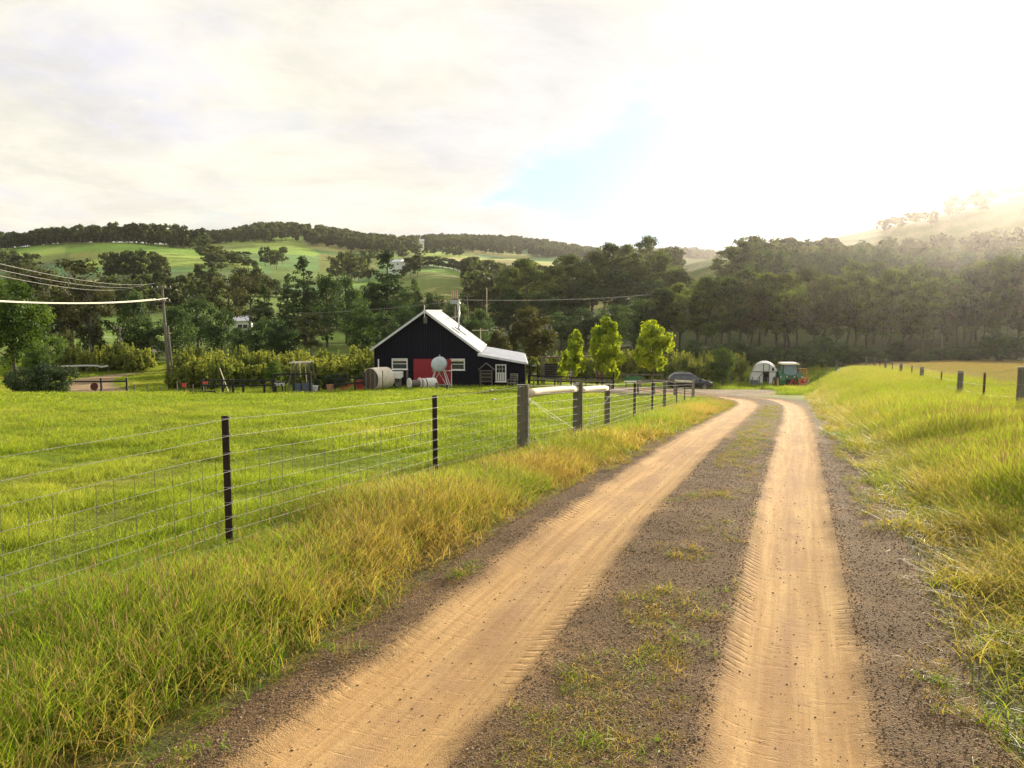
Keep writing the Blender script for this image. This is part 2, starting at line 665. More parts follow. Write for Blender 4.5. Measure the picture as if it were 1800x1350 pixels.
M['concrete'] = pm('concrete', (.34, .33, .30), .85, .15, 5, .2)
M['blue_bin'] = pm('blue_bin', (.10, .13, .17), .6, .15, 5, 0)
M['bark'] = pm('bark', (.10, .08, .062), .9, .35, 4, .6, stretch=(4, 4, .8), bdist=.03)
M['bark_pale'] = pm('bark_pale', (.20, .165, .13), .9, .35, 4, .5, stretch=(4, 4, .8), bdist=.03)
M['pot_white'] = pm('pot_white', (.70, .68, .63), .7, .1, 5, .1)
M['terracotta'] = pm('terracotta', (.5, .25, .16), .8, .15, 5, .1)
M['sign_red'] = pm('sign_red', (.55, .07, .06), .5, .1, 5, 0)
M['house_white'] = pm('house_white', (.7, .7, .68), .7, .08, 3, .1)

M['leaf_pine'] = fol('leaf_pine', (.022, .036, .018), (.145, .185, .068), .40, var_obj=.38)
M['leaf_dark'] = fol('leaf_dark', (.017, .038, .020), (.095, .150, .056), .36, var_obj=.35)
M['leaf_gum'] = fol('leaf_gum', (.026, .034, .018), (.110, .112, .052), .32, var_obj=.2)
M['leaf_olive'] = fol('leaf_olive', (.022, .030, .012), (.125, .115, .035), .34, var_obj=.1)
M['leaf_lush'] = fol('leaf_lush', (.018, .045, .012), (.12, .18, .034), .36, var_obj=.15)
M['leaf_bright'] = fol('leaf_bright', (.07, .135, .010), (.46, .54, .04), .5, (1.35, 1.3, .5), var_obj=.08)
M['leaf_orchard'] = fol('leaf_orchard', (.060, .105, .018), (.33, .37, .10), .45, (1.4, 1.3, .6), var_obj=.25)
M['leaf_bush'] = fol('leaf_bush', (.02, .04, .02), (.08, .11, .05), .25, var_obj=.1)
M['leaf_far'] = fol('leaf_far', (.027, .043, .024), (.125, .150, .060), .36, var_obj=.35)
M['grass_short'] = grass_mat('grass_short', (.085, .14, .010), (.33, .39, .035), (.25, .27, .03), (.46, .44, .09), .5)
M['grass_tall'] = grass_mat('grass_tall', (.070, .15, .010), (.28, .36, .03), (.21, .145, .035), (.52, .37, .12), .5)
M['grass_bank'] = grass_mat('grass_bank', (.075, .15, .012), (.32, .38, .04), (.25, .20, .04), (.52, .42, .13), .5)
M['grass_hay'] = grass_mat('grass_hay', (.10, .14, .04), (.26, .28, .10), (.17, .17, .075), (.32, .31, .16), .4)
M['seed'] = grass_mat('seed', (.30, .24, .10), (.44, .34, .15), (.36, .25, .11), (.5, .36, .18), .3)

# ------------------------------------------------------------------ ground
def fence_line(y):
    """x of the left wire fence at forward depth y"""
    return np.interp(y, [-6, 2.5, 5.75, 9.13, 11.22, 13.34, 15.07, 18.6, 22, 26, 34, 43], [-6.3, -3.35, -2.18, -.94, .16, 1.12, 1.9, 3.05, 4.2, 5.2, 7.8, 10.2])


YARD = [(4.5, 54.5), (9.5, 52.8), (12, 50.4), (15.5, 50.6), (19, 54), (21.5, 60), (22.5, 69), (21, 75.5), (14, 76), (7, 72), (3.6, 66), (3.2, 60)]


def in_poly(x, y, poly):
    c = np.zeros(x.shape, bool)
    n = len(poly)
    for i in range(n):
        (x1, y1), (x2, y2) = poly[i], poly[(i + 1) % n]
        k = ((y1 > y) != (y2 > y)) & (x < (x2 - x1) * (y - y1) / (y2 - y1 + 1e-12) + x1)
        c ^= k
    return c


LROAD = [tuple(on(a, b)[:2]) for a, b in ((232, 50), (205, 60), (180, 71), (161, 82), (157, 90), (172, 98), (205, 104), (245, 108))]      # farm road on the far left
LP = cr_path(LROAD, .5)
LTAN = np.gradient(LP, axis=0)
LTAN /= np.linalg.norm(LTAN, axis=1)[:, None]
FROAD = [on(262, 158)[:2], on(285, 170)[:2], on(310, 185)[:2], on(345, 205)[:2], on(380, 230)[:2], on(410, 262)[:2]]
FP_ = cr_path([tuple(p) for p in FROAD], 1.5)


def build_ground():
    A = np.concatenate([np.linspace(-60, 60, 521), np.linspace(60, 300, 62)[1:-1]])
    A = np.radians(A)
    rr = [0.35]
    while rr[-1] < 1850:
        rr.append(rr[-1] * 1.026 + .004)
    rr = np.array(rr)
    nA, nR = len(A), len(rr)
    AA, RR = np.meshgrid(A, rr)
    X = (np.sin(AA) * RR).ravel()
    Y = (np.cos(AA) * RR).ravel()
    Z = terrain(X, Y)
    s = track_s(X, Y)
    Z = Z - .10 * (1 - sstep(1.25, 1.75, np.abs(s)))
    # colour of the land
    r = np.hypot(X, Y)
    u = X / np.maximum(Y, 1e-3)
    px = CXP + u * FPX
    n1, n2 = fbm(X, Y, 14, 3), fbm(X, Y, 3.2, 4)
    c = np.zeros((len(X), 3))
    base = np.array([.115, .165, .022])
    c[:] = base
    c = c * (.75 + .5 * n1[:, None]) + np.array([.07, .03, .01]) * (sstep(.5, .75, n2))[:, None]

    def blend(mask, col):
        nonlocal c
        c = c * (1 - mask[:, None]) + np.array(col)[None] * mask[:, None]
    sl = s_lin(X, Y)
    # verges: soil showing between the tufts
    blend((1 - sstep(1.7, 2.8, np.abs(s))) * .85, (.105, .080, .055))
    blend(sstep(5.4, 7, sl) * (Y < 125) * sstep(0, 6, Y) * .7, (.20, .175, .085))
    # yard of grey-brown gravel
    yd = in_poly(X + (n2 - .5) * 1.5, Y + (n1 - .5) * 2.5, YARD)
    blend(yd * (.8 + .2 * n1), (.215, .160, .112))
    # other roads
    sr = np.abs(near_path(X, Y, LP, LTAN))
    blend(1 - sstep(1.9, 2.9, sr + (n2 - .5)), (.30, .215, .135))
    k = np.nonzero((r > 140) & (r < 290) & (u < -.2) & (u > -.6))[0]
    if len(k):
        d2 = np.full(len(k), 1e9)
        for p in FP_:
            d2 = np.minimum(d2, (X[k] - p[0]) ** 2 + (Y[k] - p[1]) ** 2)
        m = np.zeros(len(X))
        m[k] = 1 - sstep(2.8, 3.8, np.sqrt(d2))
        blend(m, (.22, .20, .19))
    # far paddocks: patches with straight edges
    ang = .5
    qx, qy = X * math.cos(ang) + Y * math.sin(ang), -X * math.sin(ang) + Y * math.cos(ang)
    cx_, cy_ = np.floor(qx / 105 + .15 * np.sin(qy / 90)), np.floor(qy / 80 + .15 * np.sin(qx / 70))
    h = hashn(cx_, cy_, 31)
    pal = np.array([[.10, .165, .030], [.17, .22, .05], [.085, .145, .045], [.21, .20, .075], [.075, .13, .055], [.14, .21, .04]])
    pc = pal[np.clip((h * 6).astype(int), 0, 5)] * (1.7 + .7 * fbm(X, Y, 40, 12))[:, None]
    rough = sstep(.52, .66, fbm(X, Y, 55, 21))
    pc = pc * (1 - .55 * rough[:, None]) + np.array([.11, .10, .045]) * .55 * rough[:, None]
    fm = sstep(170, 240, r)
    c = c * (1 - fm[:, None]) + pc * fm[:, None]
    # pale stubble field and yellow-green strips on the far slope
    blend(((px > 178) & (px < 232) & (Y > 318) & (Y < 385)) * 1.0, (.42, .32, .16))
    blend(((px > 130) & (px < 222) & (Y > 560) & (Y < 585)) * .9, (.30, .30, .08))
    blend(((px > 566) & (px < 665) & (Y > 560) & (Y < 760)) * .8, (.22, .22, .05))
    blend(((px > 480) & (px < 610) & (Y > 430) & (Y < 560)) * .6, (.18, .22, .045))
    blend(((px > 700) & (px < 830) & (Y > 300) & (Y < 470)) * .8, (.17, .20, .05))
    # forest floor
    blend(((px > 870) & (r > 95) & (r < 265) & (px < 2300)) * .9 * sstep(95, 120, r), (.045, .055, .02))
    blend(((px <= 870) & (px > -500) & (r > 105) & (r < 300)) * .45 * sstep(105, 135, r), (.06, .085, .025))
    # vineyard hill on the right
    vm = ((px > 1190) & (r > 265)) * 1.0
    rowp = np.sin((X * .35 + Y * .94) * 2 * math.pi / 5.5)
    vc = np.where(rowp[:, None] > -.1, np.array([.10, .13, .035]), np.array([.15, .16, .055])) * (.7 + .6 * fbm(X, Y, 25, 33))[:, None]
    c = c * (1 - vm[:, None]) + vc * vm[:, None]
    V = np.c_[X, Y, Z]
    V = np.vstack([V, [[0, 0, tz(0, 0.001) - .1]]])
    c = np.vstack([c, c[:1]])
    i = np.arange(nR - 1)[:, None] * nA
    j = np.arange(nA)[None, :]
    j2 = (j + 1) % nA
    F = np.stack([i + j, i + nA + j, i + nA + j2, i + j2], -1).reshape(-1, 4)
    cen = len(V) - 1
    jj = np.arange(nA)
    F2 = np.stack([np.full(nA, cen), jj, (jj + 1) % nA, np.full(nA, cen)], -1)
    m, t, out = new_mat('land')
    geo = t.n('ShaderNodeNewGeometry').outputs['Position']
    a = t.noise(geo, .55, 6, .65)
    b = t.noise(geo, 7.0, 5, .65)
    e = t.noise(geo, 60.0, 3, .6)
    cc = t.attr('Col', out='Color')
    cc = t.mix(1.0, cc, t.mix(t.ss(a, .3, .7), (.72, .76, .72), (1.25, 1.2, 1.15)), 'MULTIPLY')
    cc = t.mix(1.0, cc, t.mix(t.ss(b, .3, .7), (.75, .77, .75), (1.25, 1.22, 1.2)), 'MULTIPLY')
    p = t.n('ShaderNodeBsdfPrincipled')
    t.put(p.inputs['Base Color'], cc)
    p.inputs['Roughness'].default_value = .95
    p.inputs['Specular IOR Level'].default_value = .1
    nb = t.bump(b, .5, .15)
    t.put(p.inputs['Normal'], t.bump(e, .6, .02, nb))
    t.L.new(p.outputs[0], out.inputs[0])
    V32 = V
    allF = np.vstack([F, F2])
    me = bpy.data.meshes.new('ground')
    # quads plus a fan of triangles in the middle
    me.vertices.add(len(V32))
    me.vertices.foreach_set('co', V32.astype(np.float32).ravel())
    T = np.c_[F2[:, 0], F2[:, 2], F2[:, 1]]
    loops = np.concatenate([F.ravel(), T.ravel()]).astype(np.int32)
    me.loops.add(len(loops))
    me.loops.foreach_set('vertex_index', loops)
    starts = np.concatenate([np.arange(len(F)) * 4, len(F) * 4 + np.arange(len(T)) * 3]).astype(np.int32)
    me.polygons.add(len(starts))
    me.polygons.foreach_set('loop_start', starts)
    me.polygons.foreach_set('use_smooth', np.ones(len(starts), bool))
    at = me.attributes.new('Col', 'FLOAT_COLOR', 'POINT')
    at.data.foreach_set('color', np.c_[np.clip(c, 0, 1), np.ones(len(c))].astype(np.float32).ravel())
    me.materials.append(m)
    me.update(calc_edges=True)
    me.validate()
    # make the faces look up
    if me.polygons[nA * 5 + 10].normal.z < 0:
        me.flip_normals()
    o = bpy.data.objects.new('ground', me)
    COL.objects.link(o)
    tag(o, 'rolling farmland, green paddocks and hills', None, None, 'structure')


build_ground()


# ------------------------------------------------------------------ dirt track
RUT = .80


def rutd(S):
    """distance from the middle of the nearer wheel rut, the left rut being wider"""
    return np.where(S < 0, np.abs(-S - .90) * .80, np.abs(S - .80))


def track_prof(S, X, Y):
    d = rutd(S)
    inr = np.exp(-(d / .30) ** 4)
    bump = (vnoise(X, Y, .30, 41) - .5) * .020 + (vnoise(X, Y, .10, 42) - .5) * .005
    return (-.045 * np.exp(-(d / .28) ** 4) + .035 * np.exp(-(S / .4) ** 2) + .014 * np.exp(-((d - .38) / .07) ** 2)
            - .13 * sstep(1.60, 1.95, np.abs(S)) + bump * (1 - .75 * inr) + .012)


def build_track():
    vs = [0.0]
    total = TV[-1]
    v0 = TV[np.abs(TP[:, 1]).argmin()]
    v = 0.0
    L = [0.0]
    while L[-1] < total:
        d = abs(L[-1] - v0)
        L.append(L[-1] + max(.035, min(.30, .012 * d)))
    L = np.clip(np.array(L), 0, total)
    S = np.linspace(-1.95, 1.95, 105)
    cx_, cy_ = np.interp(L, TV, TP[:, 0]), np.interp(L, TV, TP[:, 1])
    tx, ty = np.interp(L, TV, TT[:, 0]), np.interp(L, TV, TT[:, 1])
    X = cx_[:, None] + S[None] * ty[:, None]
    Y = cy_[:, None] - S[None] * tx[:, None]
    sh = X.shape
    Z = terrain(X.ravel(), Y.ravel()).reshape(sh)
    Z = Z + track_prof(np.broadcast_to(S[None], sh), X, Y)
    n, k = sh
    i = np.arange(n - 1)[:, None] * k
    j = np.arange(k - 1)[None]
    F = np.stack([i + j, i + j + 1, i + k + j + 1, i + k + j], -1).reshape(-1, 4)
    m, t, out = new_mat('track_dirt')
    uv = t.n('ShaderNodeUVMap', uv_map='UVMap').outputs[0]
    sp = t.n('ShaderNodeSeparateXYZ')
    t.L.new(uv, sp.inputs[0])
    s_, v_ = sp.outputs[0], sp.outputs[1]
    nz = t.noise(uv, 1.6, 5, .6)
    nf = t.noise(uv, 14, 4, .6)
    isl = t.math('LESS_THAN', s_, 0.0)
    d = t.math('ABSOLUTE', t.math('SUBTRACT', t.math('ABSOLUTE', s_), t.math('MULTIPLY_ADD', isl, .10, RUT)))
    d = t.math('MULTIPLY', d, t.math('MULTIPLY_ADD', isl, -.20, 1.0))
    dn_ = t.math('ADD', d, t.math('MULTIPLY', t.math('SUBTRACT', nz, .5), .24))
    dn_ = t.math('ADD', dn_, t.math('MULTIPLY', t.math('SUBTRACT', nf, .5), .10))
    rut = t.math('SUBTRACT', 1.0, t.ss(dn_, .22, .44))
    # streaks along the ruts
    st = t.noise(t.scale3(uv, (16, .5, 1)), 1.0, 4, .6)
    st2 = t.noise(t.scale3(uv, (55, 1.2, 1)), 1.0, 3, .6)
    cen = t.math('SUBTRACT', 1.0, t.ss(d, .02, .16))
    cr = t.mix(t.ss(st, .3, .7), (.37, .220, .088), (.53, .345, .150))
    cr = t.mix(t.math('MULTIPLY', t.ss(st2, .45, .75), .35), cr, (.30, .19, .10))
    cr = t.mix(t.math('MULTIPLY', cen, t.math('MULTIPLY', t.ss(nz, .35, .6), .55)), cr, (.30, .185, .105))
    spk = t.noise(uv, 55, 3, .7)
    cr = t.mix(t.math('MULTIPLY', t.ss(spk, .56, .68), .65), cr, (.17, .105, .06))
    cr = t.mix(t.math('MULTIPLY', t.ss(t.noise(t.scale3(uv, (1.6, .5, 1)), 1.0, 4, .6), .42, .66), .5), cr, (.29, .175, .085))
    # gravel between and beside the ruts
    gv = t.voro(uv, 105.0, 'F1', 1)
    gd_ = t.voro(uv, 105.0, 'F1', 0)
    gsep = t.n('ShaderNodeSeparateColor')
    t.L.new(gv, gsep.inputs[0])
    cg = t.mix(gsep.outputs[0], (.062, .037, .016), (.23, .143, .068))
    cg = t.mix(t.math('MULTIPLY', t.ss(nz, .35, .65), .6), cg, (.098, .063, .032))
    cg = t.mix(t.math('MULTIPLY', t.ss(nf, .56, .72), .4), cg, (.17, .118, .072))
    col = t.mix(rut, cg, cr)
    # tread marks pressed into the edges of the ruts
    ph = t.math('ADD', t.math('MULTIPLY', v_, 2 * math.pi / .085), t.math('MULTIPLY', t.math('ADD', s_, t.math('MULTIPLY', nf, .12)), 22))
    wv = t.ss(t.math('SINE', ph), .1, .9)
    band = t.math('MULTIPLY', t.ss(d, .22, .28), t.math('SUBTRACT', 1.0, t.ss(d, .33, .40)))
    patch = t.math('MULTIPLY', t.ss(t.noise(t.scale3(uv, (1.5, .45, 1)), 1.0, 3, .5), .47, .60), t.ss(t.noise(t.scale3(uv, (9, 6, 1)), 1.0, 3, .6), .3, .6))
    tread = t.math('MULTIPLY', t.math('MULTIPLY', wv, band), patch)
    crk = t.noise(t.scale3(uv, (5, 26, 1)), 1.0, 3, .6)
    hgt = t.math('SUBTRACT', t.math('MULTIPLY', nf, .35), t.math('MULTIPLY', tread, .8))
    hgt = t.math('SUBTRACT', hgt, t.math('MULTIPLY', t.ss(crk, .55, .7), .12))
    hg = t.math('MULTIPLY', t.math('SUBTRACT', 1.0, gd_), t.math('SUBTRACT', 1.0, rut))
    hgt = t.math('ADD', hgt, t.math('MULTIPLY', hg, .55))
    hgt = t.math('ADD', hgt, t.math('MULTIPLY', t.noise(uv, 160, 2, .6), .25))
    p = t.n('ShaderNodeBsdfPrincipled')
    t.put(p.inputs['Base Color'], col)
    p.inputs['Roughness'].default_value = .93
    p.inputs['Specular IOR Level'].default_value = .12
    t.put(p.inputs['Normal'], t.bump(hgt, .8, .022))
    t.L.new(p.outputs[0], out.inputs[0])
    me = np_mesh('dirt_track', np.c_[X.ravel(), Y.ravel(), Z.ravel()], F, m, smooth=True)
    uvl = me.uv_layers.new(name='UVMap')
    UV = np.c_[np.tile(S, n), np.repeat(L, k)].astype(np.float32)
    li = np.empty(len(me.loops), np.int32)
    me.loops.foreach_get('vertex_index', li)
    uvl.data.foreach_set('uv', UV[li].ravel())
    if me.polygons[0].normal.z < 0:
        me.flip_normals()
    o = bpy.data.objects.new('dirt_track', me)
    COL.objects.link(o)
    tag(o, 'dirt track with two sandy wheel ruts', None, None, 'structure')


build_track()


# ------------------------------------------------------------------ leaves, crowns
def leaves(cent, rad, per, size, squash=1.0, rs=None, up=.35, shell=.55, lean=None, aspect=1.7):
    """clumps of leaf faces: returns verts, quads, per-face variation"""
    cent, rad = np.asarray(cent, float), np.asarray(rad, float)
    n = len(cent)
    w_ = rad ** 2
    cnt = np.maximum(3, (per * n * w_ / w_.sum()).astype(int))
    idx = np.repeat(np.arange(n), cnt)
    N = len(idx)
    d = rs.normal(size=(N, 3))
    d /= np.linalg.norm(d, axis=1)[:, None]
    rr = rad[idx] * (shell + (1 - shell) * rs.random(N)) * (.75 + .5 * rs.random(N))
    off = d * rr[:, None]
    off[:, 2] *= squash
    p = cent[idx] + off
    nrm = d * 1.0 + rs.normal(size=(N, 3)) * .55
    nrm[:, 2] += up
    nrm /= np.linalg.norm(nrm, axis=1)[:, None]
    a = np.cross(nrm, rs.normal(size=(N, 3)))
    a /= np.linalg.norm(a, axis=1)[:, None] + 1e-9
    b = np.cross(nrm, a)
    sz = size * (.6 + .8 * rs.random(N))
    A, B = a * (sz * aspect / 2)[:, None], b * (sz / 2)[:, None]
    dr = nrm * (sz * .18)[:, None]
    v = np.stack([p - A, p - B * .9 + dr, p + A, p + B * .9 + dr], 1).reshape(-1, 3)
    f = np.arange(N * 4).reshape(-1, 4)
    cv = rs.random(n)
    var = np.clip(.62 * cv[idx] ** 1.2 + .45 * rs.random(N) ** 1.4, 0, 1)
    return v, f, var


def wood(trunk_pts, trunk_rad, limbs, n=7, nl=5):
    mb = MB()
    mb.tube(trunk_pts, trunk_rad, n)
    for pts, r_ in limbs:
        mb.tube(pts, r_, nl, cap=False)
    return mb


def proto_tree(kind, seed, leaf, bark='bark', nleaf=4200, lsize=.021):
    """a tree of height 1, returns (trunk mesh, crown mesh)"""
    rs = np.random.default_rng(seed)
    cs, rd = [], []
    squash, up = .75, .35
    tilt = rs.normal(size=2) * .03
    if kind == 'pine':            # tall bare trunk, broad tiered crown
        lo, hi, wid = .27 + .12 * rs.random(), .97, .31
        for k in range(70):
            t_ = rs.random() ** .85
            h = lo + (hi - lo) * t_
            prof = (1 - (abs(t_ - .45) / .62) ** 2.2)
            a, q = rs.random() * 6.283, (rs.random() ** .55)
            cs.append((math.cos(a) * q * wid * prof, math.sin(a) * q * wid * prof, h))
            rd.append(.055 + .05 * rs.random())
        squash, tr = .52, .018
    elif kind == 'round':         # dense, crown close to the ground
        for k in range(80):
            d_ = rs.normal(size=3)
            d_ /= np.linalg.norm(d_)
            q = rs.random() ** .4
            h = .53 + d_[2] * .42 * q
            ww = .36 * (1.05 - .35 * (h - .2))
            cs.append((d_[0] * ww * q, d_[1] * ww * q, h))
            rd.append(.06 + .055 * rs.random())
        squash, tr = .72, .022
    elif kind == 'cone':          # dark conifer with drooping tiers
        for k in range(110):
            t_ = rs.random() ** 1.25
            h = .10 + .87 * t_
            a = rs.random() * 6.283
            ww = (.215 * (1 - t_) ** .75 + .012) * (.55 + .45 * rs.random() + .12 * math.sin(k * 1.7))
            cs.append((math.cos(a) * ww, math.sin(a) * ww, h - .10 * ww))
            rd.append(.030 + .042 * (1 - t_) * (.6 + rs.random() * .7))
        squash, tr = .55, .02
    elif kind == 'gum':           # open crown of separate heads, pale limbs in sight
        for k in range(40):
            t_ = rs.random()
            h = .34 + .62 * t_
            a, q = rs.random() * 6.283, rs.random() ** .5
            ww = .33 * (1 - (abs(t_ - .5) / .75) ** 2)
            cs.append((math.cos(a) * q * ww, math.sin(a) * q * ww, h))
            rd.append(.055 + .055 * rs.random())
        squash, tr = .7, .02
    elif kind == 'maple':         # egg shaped crown on a thin stem
        for k in range(70):
            d_ = rs.normal(size=3)
            d_ /= np.linalg.norm(d_)
            q = rs.random() ** .45
            h = .60 + d_[2] * .36 * q
            ww = .31 * (1.0 if h < .55 else 1.0 - 1.15 * (h - .55) ** 1.5)
            cs.append((d_[0] * ww * q, d_[1] * ww * q, h))
            rd.append(.06 + .04 * rs.random())
        squash, tr = .85, .012
    elif kind == 'sapling':       # loose upright young tree
        for k in range(46):
            t_ = rs.random()
            h = .22 + .74 * t_
            a, q = rs.random() * 6.283, rs.random() ** .6
            ww = .27 * (1 - t_ * .75)
            cs.append((math.cos(a) * q * ww, math.sin(a) * q * ww, h))
            rd.append(.04 + .045 * rs.random())
        squash, tr = 1.1, .012
    elif kind == 'shrub':         # orchard tree: low, wide, with whippy shoots on top
        for k in range(42):
            t_ = rs.random() ** .8
            h = .20 + .50 * t_
            a, q = rs.random() * 6.283, rs.random() ** .5
            ww = .52 * (1 - .35 * t_)
            h -= .14 * (rs.random() < .5)
            cs.append((math.cos(a) * q * ww, math.sin(a) * q * ww, h))
            rd.append(.08 + .07 * rs.random())
        squash, tr = .8, .02
    elif kind == 'bush':
        for k in range(60):
            d_ = rs.normal(size=3)
            d_ /= np.linalg.norm(d_)
            q = rs.random() ** .35
            cs.append((d_[0] * .80 * q, d_[1] * .6 * q, .42 + d_[2] * .42 * q))
            rd.append(.11 + .10 * rs.random())
        squash, tr = .8, .02
    cs, rd = np.array(cs), np.array(rd)
    cs[:, :2] += np.outer(cs[:, 2], tilt)
    v, f, var = leaves(cs, rd, nleaf / len(cs), lsize, squash, rs, up)
    if kind in ('shrub', 'sapling'):                # shoots
        ns = 34 if kind == 'shrub' else 14
        sc_, sr_ = [], []
        for k in range(ns):
            b = cs[rs.integers(len(cs))]
            top = (.62 + .38 * rs.random()) if kind == 'shrub' else min(1.0, b[2] + .12 + .1 * rs.random())
            lx, ly = rs.normal(size=2) * .05
            for q in np.linspace(b[2], top, 7):
                sc_.append((b[0] * 1.02 + lx * (q - b[2]), b[1] * 1.02 + ly * (q - b[2]), q))
                sr_.append(.022)
        v2, f2, var2 = leaves(sc_, sr_, 7, lsize * .95, 1.2, rs, .1)
        v, f, var = np.vstack([v, v2]), np.vstack([f, f2 + len(v)]), np.concatenate([var, np.clip(var2 + .25, 0, 1)])
    crown = np_mesh('crown', v, f, M[leaf], {'var': var})
    # trunk and limbs
    top = .86 if kind not in ('shrub', 'bush') else .45
    tp = [(0, 0, -.04)]
    for q in (.06, .25, .5, .75, 1):
        tp.append((tilt[0] * top * q + rs.normal() * .006, tilt[1] * top * q + rs.normal() * .006, top * q))
    trr = [tr * 1.35, tr, tr * .85, tr * .68, tr * .45, tr * .12]
    limbs = []
    pick = rs.choice(len(cs), min(len(cs), 20), replace=False)
    for k in pick:
        c = cs[k]
        hb = max(.05, min(top * .95, c[2] - (.10 + .25 * math.hypot(c[0], c[1]))))
        if kind in ('shrub', 'bush'):
            hb = .06 + .1 * rs.random()
        a_ = Vector((tilt[0] * hb, tilt[1] * hb, hb))
        e_ = Vector(c)
        mid = a_.lerp(e_, .5) + Vector((0, 0, -.02 + .04 * rs.random()))
        rb = tr * .42 * (1 - .5 * hb)
        limbs.append(([a_, mid, e_], [rb, rb * .7, rb * .25]))
    trunk = wood(tp, trr, limbs).mesh('trunk', M[bark], True)
    return trunk, crown


def far_tree(kind, seed, leaf):
    """one light mesh for trees half a kilometre away: height 1"""
    rs = np.random.default_rng(seed)
    cs, rd = [], []
    lo = {'gumfar': .27, 'roundfar': .12, 'conefar': .08}[kind]
    for k in range(26):
        t_ = rs.random()
        h = lo + .06 + (.92 - lo) * t_
        a, q = rs.random() * 6.283, rs.random() ** .5
        ww = {'gumfar': .27, 'roundfar': .36, 'conefar': .2}[kind] * ((1 - (abs(t_ - .5) / .72) ** 2) if kind != 'conefar' else (1 - t_ * .92))
        cs.append((math.cos(a) * q * ww, math.sin(a) * q * ww, h))
        rd.append(.07 + .06 * rs.random())
    v, f, var = leaves(cs, rd, 17, .085, .7, rs, .35)
    mb = MB()
    mb.tube([(0, 0, -.05), (0, 0, lo + .2), (0, 0, .8)], [.02, .014, .004], 5)
    q = [(fc if len(fc) == 4 else None) for fc in mb.f]
    tf = np.array([fc for fc in q if fc])
    V = np.vstack([v, np.array(mb.v)])
    F = np.vstack([f, tf + len(v)])
    return np_mesh('far_tree', V, F, [M[leaf], M['bark_pale']], {'var': np.concatenate([var, np.zeros(len(tf))])},
                   mat_idx=np.concatenate([np.zeros(len(f)), np.ones(len(tf))]))


PROT = {}
for k, spec in {
    'pine': ('pine', 4, 'leaf_pine', 'bark', 6200, .018), 'round': ('round', 3, 'leaf_dark', 'bark', 6000, .020),
    'cone': ('cone', 2, 'leaf_dark', 'bark', 5200, .018), 'gum': ('gum', 3, 'leaf_gum', 'bark_pale', 4800, .017),
    'olive': ('round', 1, 'leaf_olive', 'bark', 9000, .020), 'lush': ('round', 2, 'leaf_lush', 'bark', 9000, .019),
    'maple': ('maple', 2, 'leaf_bright', 'bark', 3000, .040), 'sapling': ('sapling', 2, 'leaf_bright', 'bark_pale', 1100, .042),
    'shrub': ('shrub', 4, 'leaf_orchard', 'bark', 1700, .055), 'bush': ('bush', 3, 'leaf_bush', 'bark', 5200, .042),
}.items():
    kind, nv, leaf, bark, nl, ls = spec
    PROT[k] = [proto_tree(kind, 100 + 13 * i + sum(map(ord, k)), leaf, bark, nl, ls) for i in range(nv)]
FAR_P = {'gumfar': [far_tree('gumfar', 40 + i, 'leaf_far') for i in range(4)],
         'roundfar': [far_tree('roundfar', 60 + i, 'leaf_far') for i in range(4)],
         'conefar': [far_tree('conefar', 80 + i, 'leaf_far') for i in range(2)]}


def plant(kind, loc, height, width=1.0, name='tree', label=None, cat='tree', group=None, variant=None):
    tr, cr = PROT[kind][random.randrange(len(PROT[kind])) if variant is None else variant]
    o = empty(name, loc, label, cat, group, random.uniform(0, 6.28), (height * width, height * width * random.uniform(.92, 1.08), height))
    for nm, me in (('trunk', tr), ('crown', cr)):
        c = bpy.data.objects.new(nm, me)
        COL.objects.link(c)
        c.parent = o
    return o


ORD = ['first', 'second', 'third', 'fourth', 'fifth', 'sixth', 'seventh', 'eighth', 'ninth', 'tenth', 'eleventh', 'twelfth', 'thirteenth', 'fourteenth',
       'fifteenth', 'sixteenth', 'seventeenth', 'eighteenth', 'nineteenth', 'twentieth', 'twenty-first', 'twenty-second', 'twenty-third', 'twenty-fourth',
       'twenty-fifth', 'twenty-sixth', 'twenty-seventh', 'twenty-eighth', 'twenty-ninth', 'thirtieth', 'thirty-first', 'thirty-second', 'thirty-third',
       'thirty-fourth', 'thirty-fifth', 'thirty-sixth', 'thirty-seventh', 'thirty-eighth']


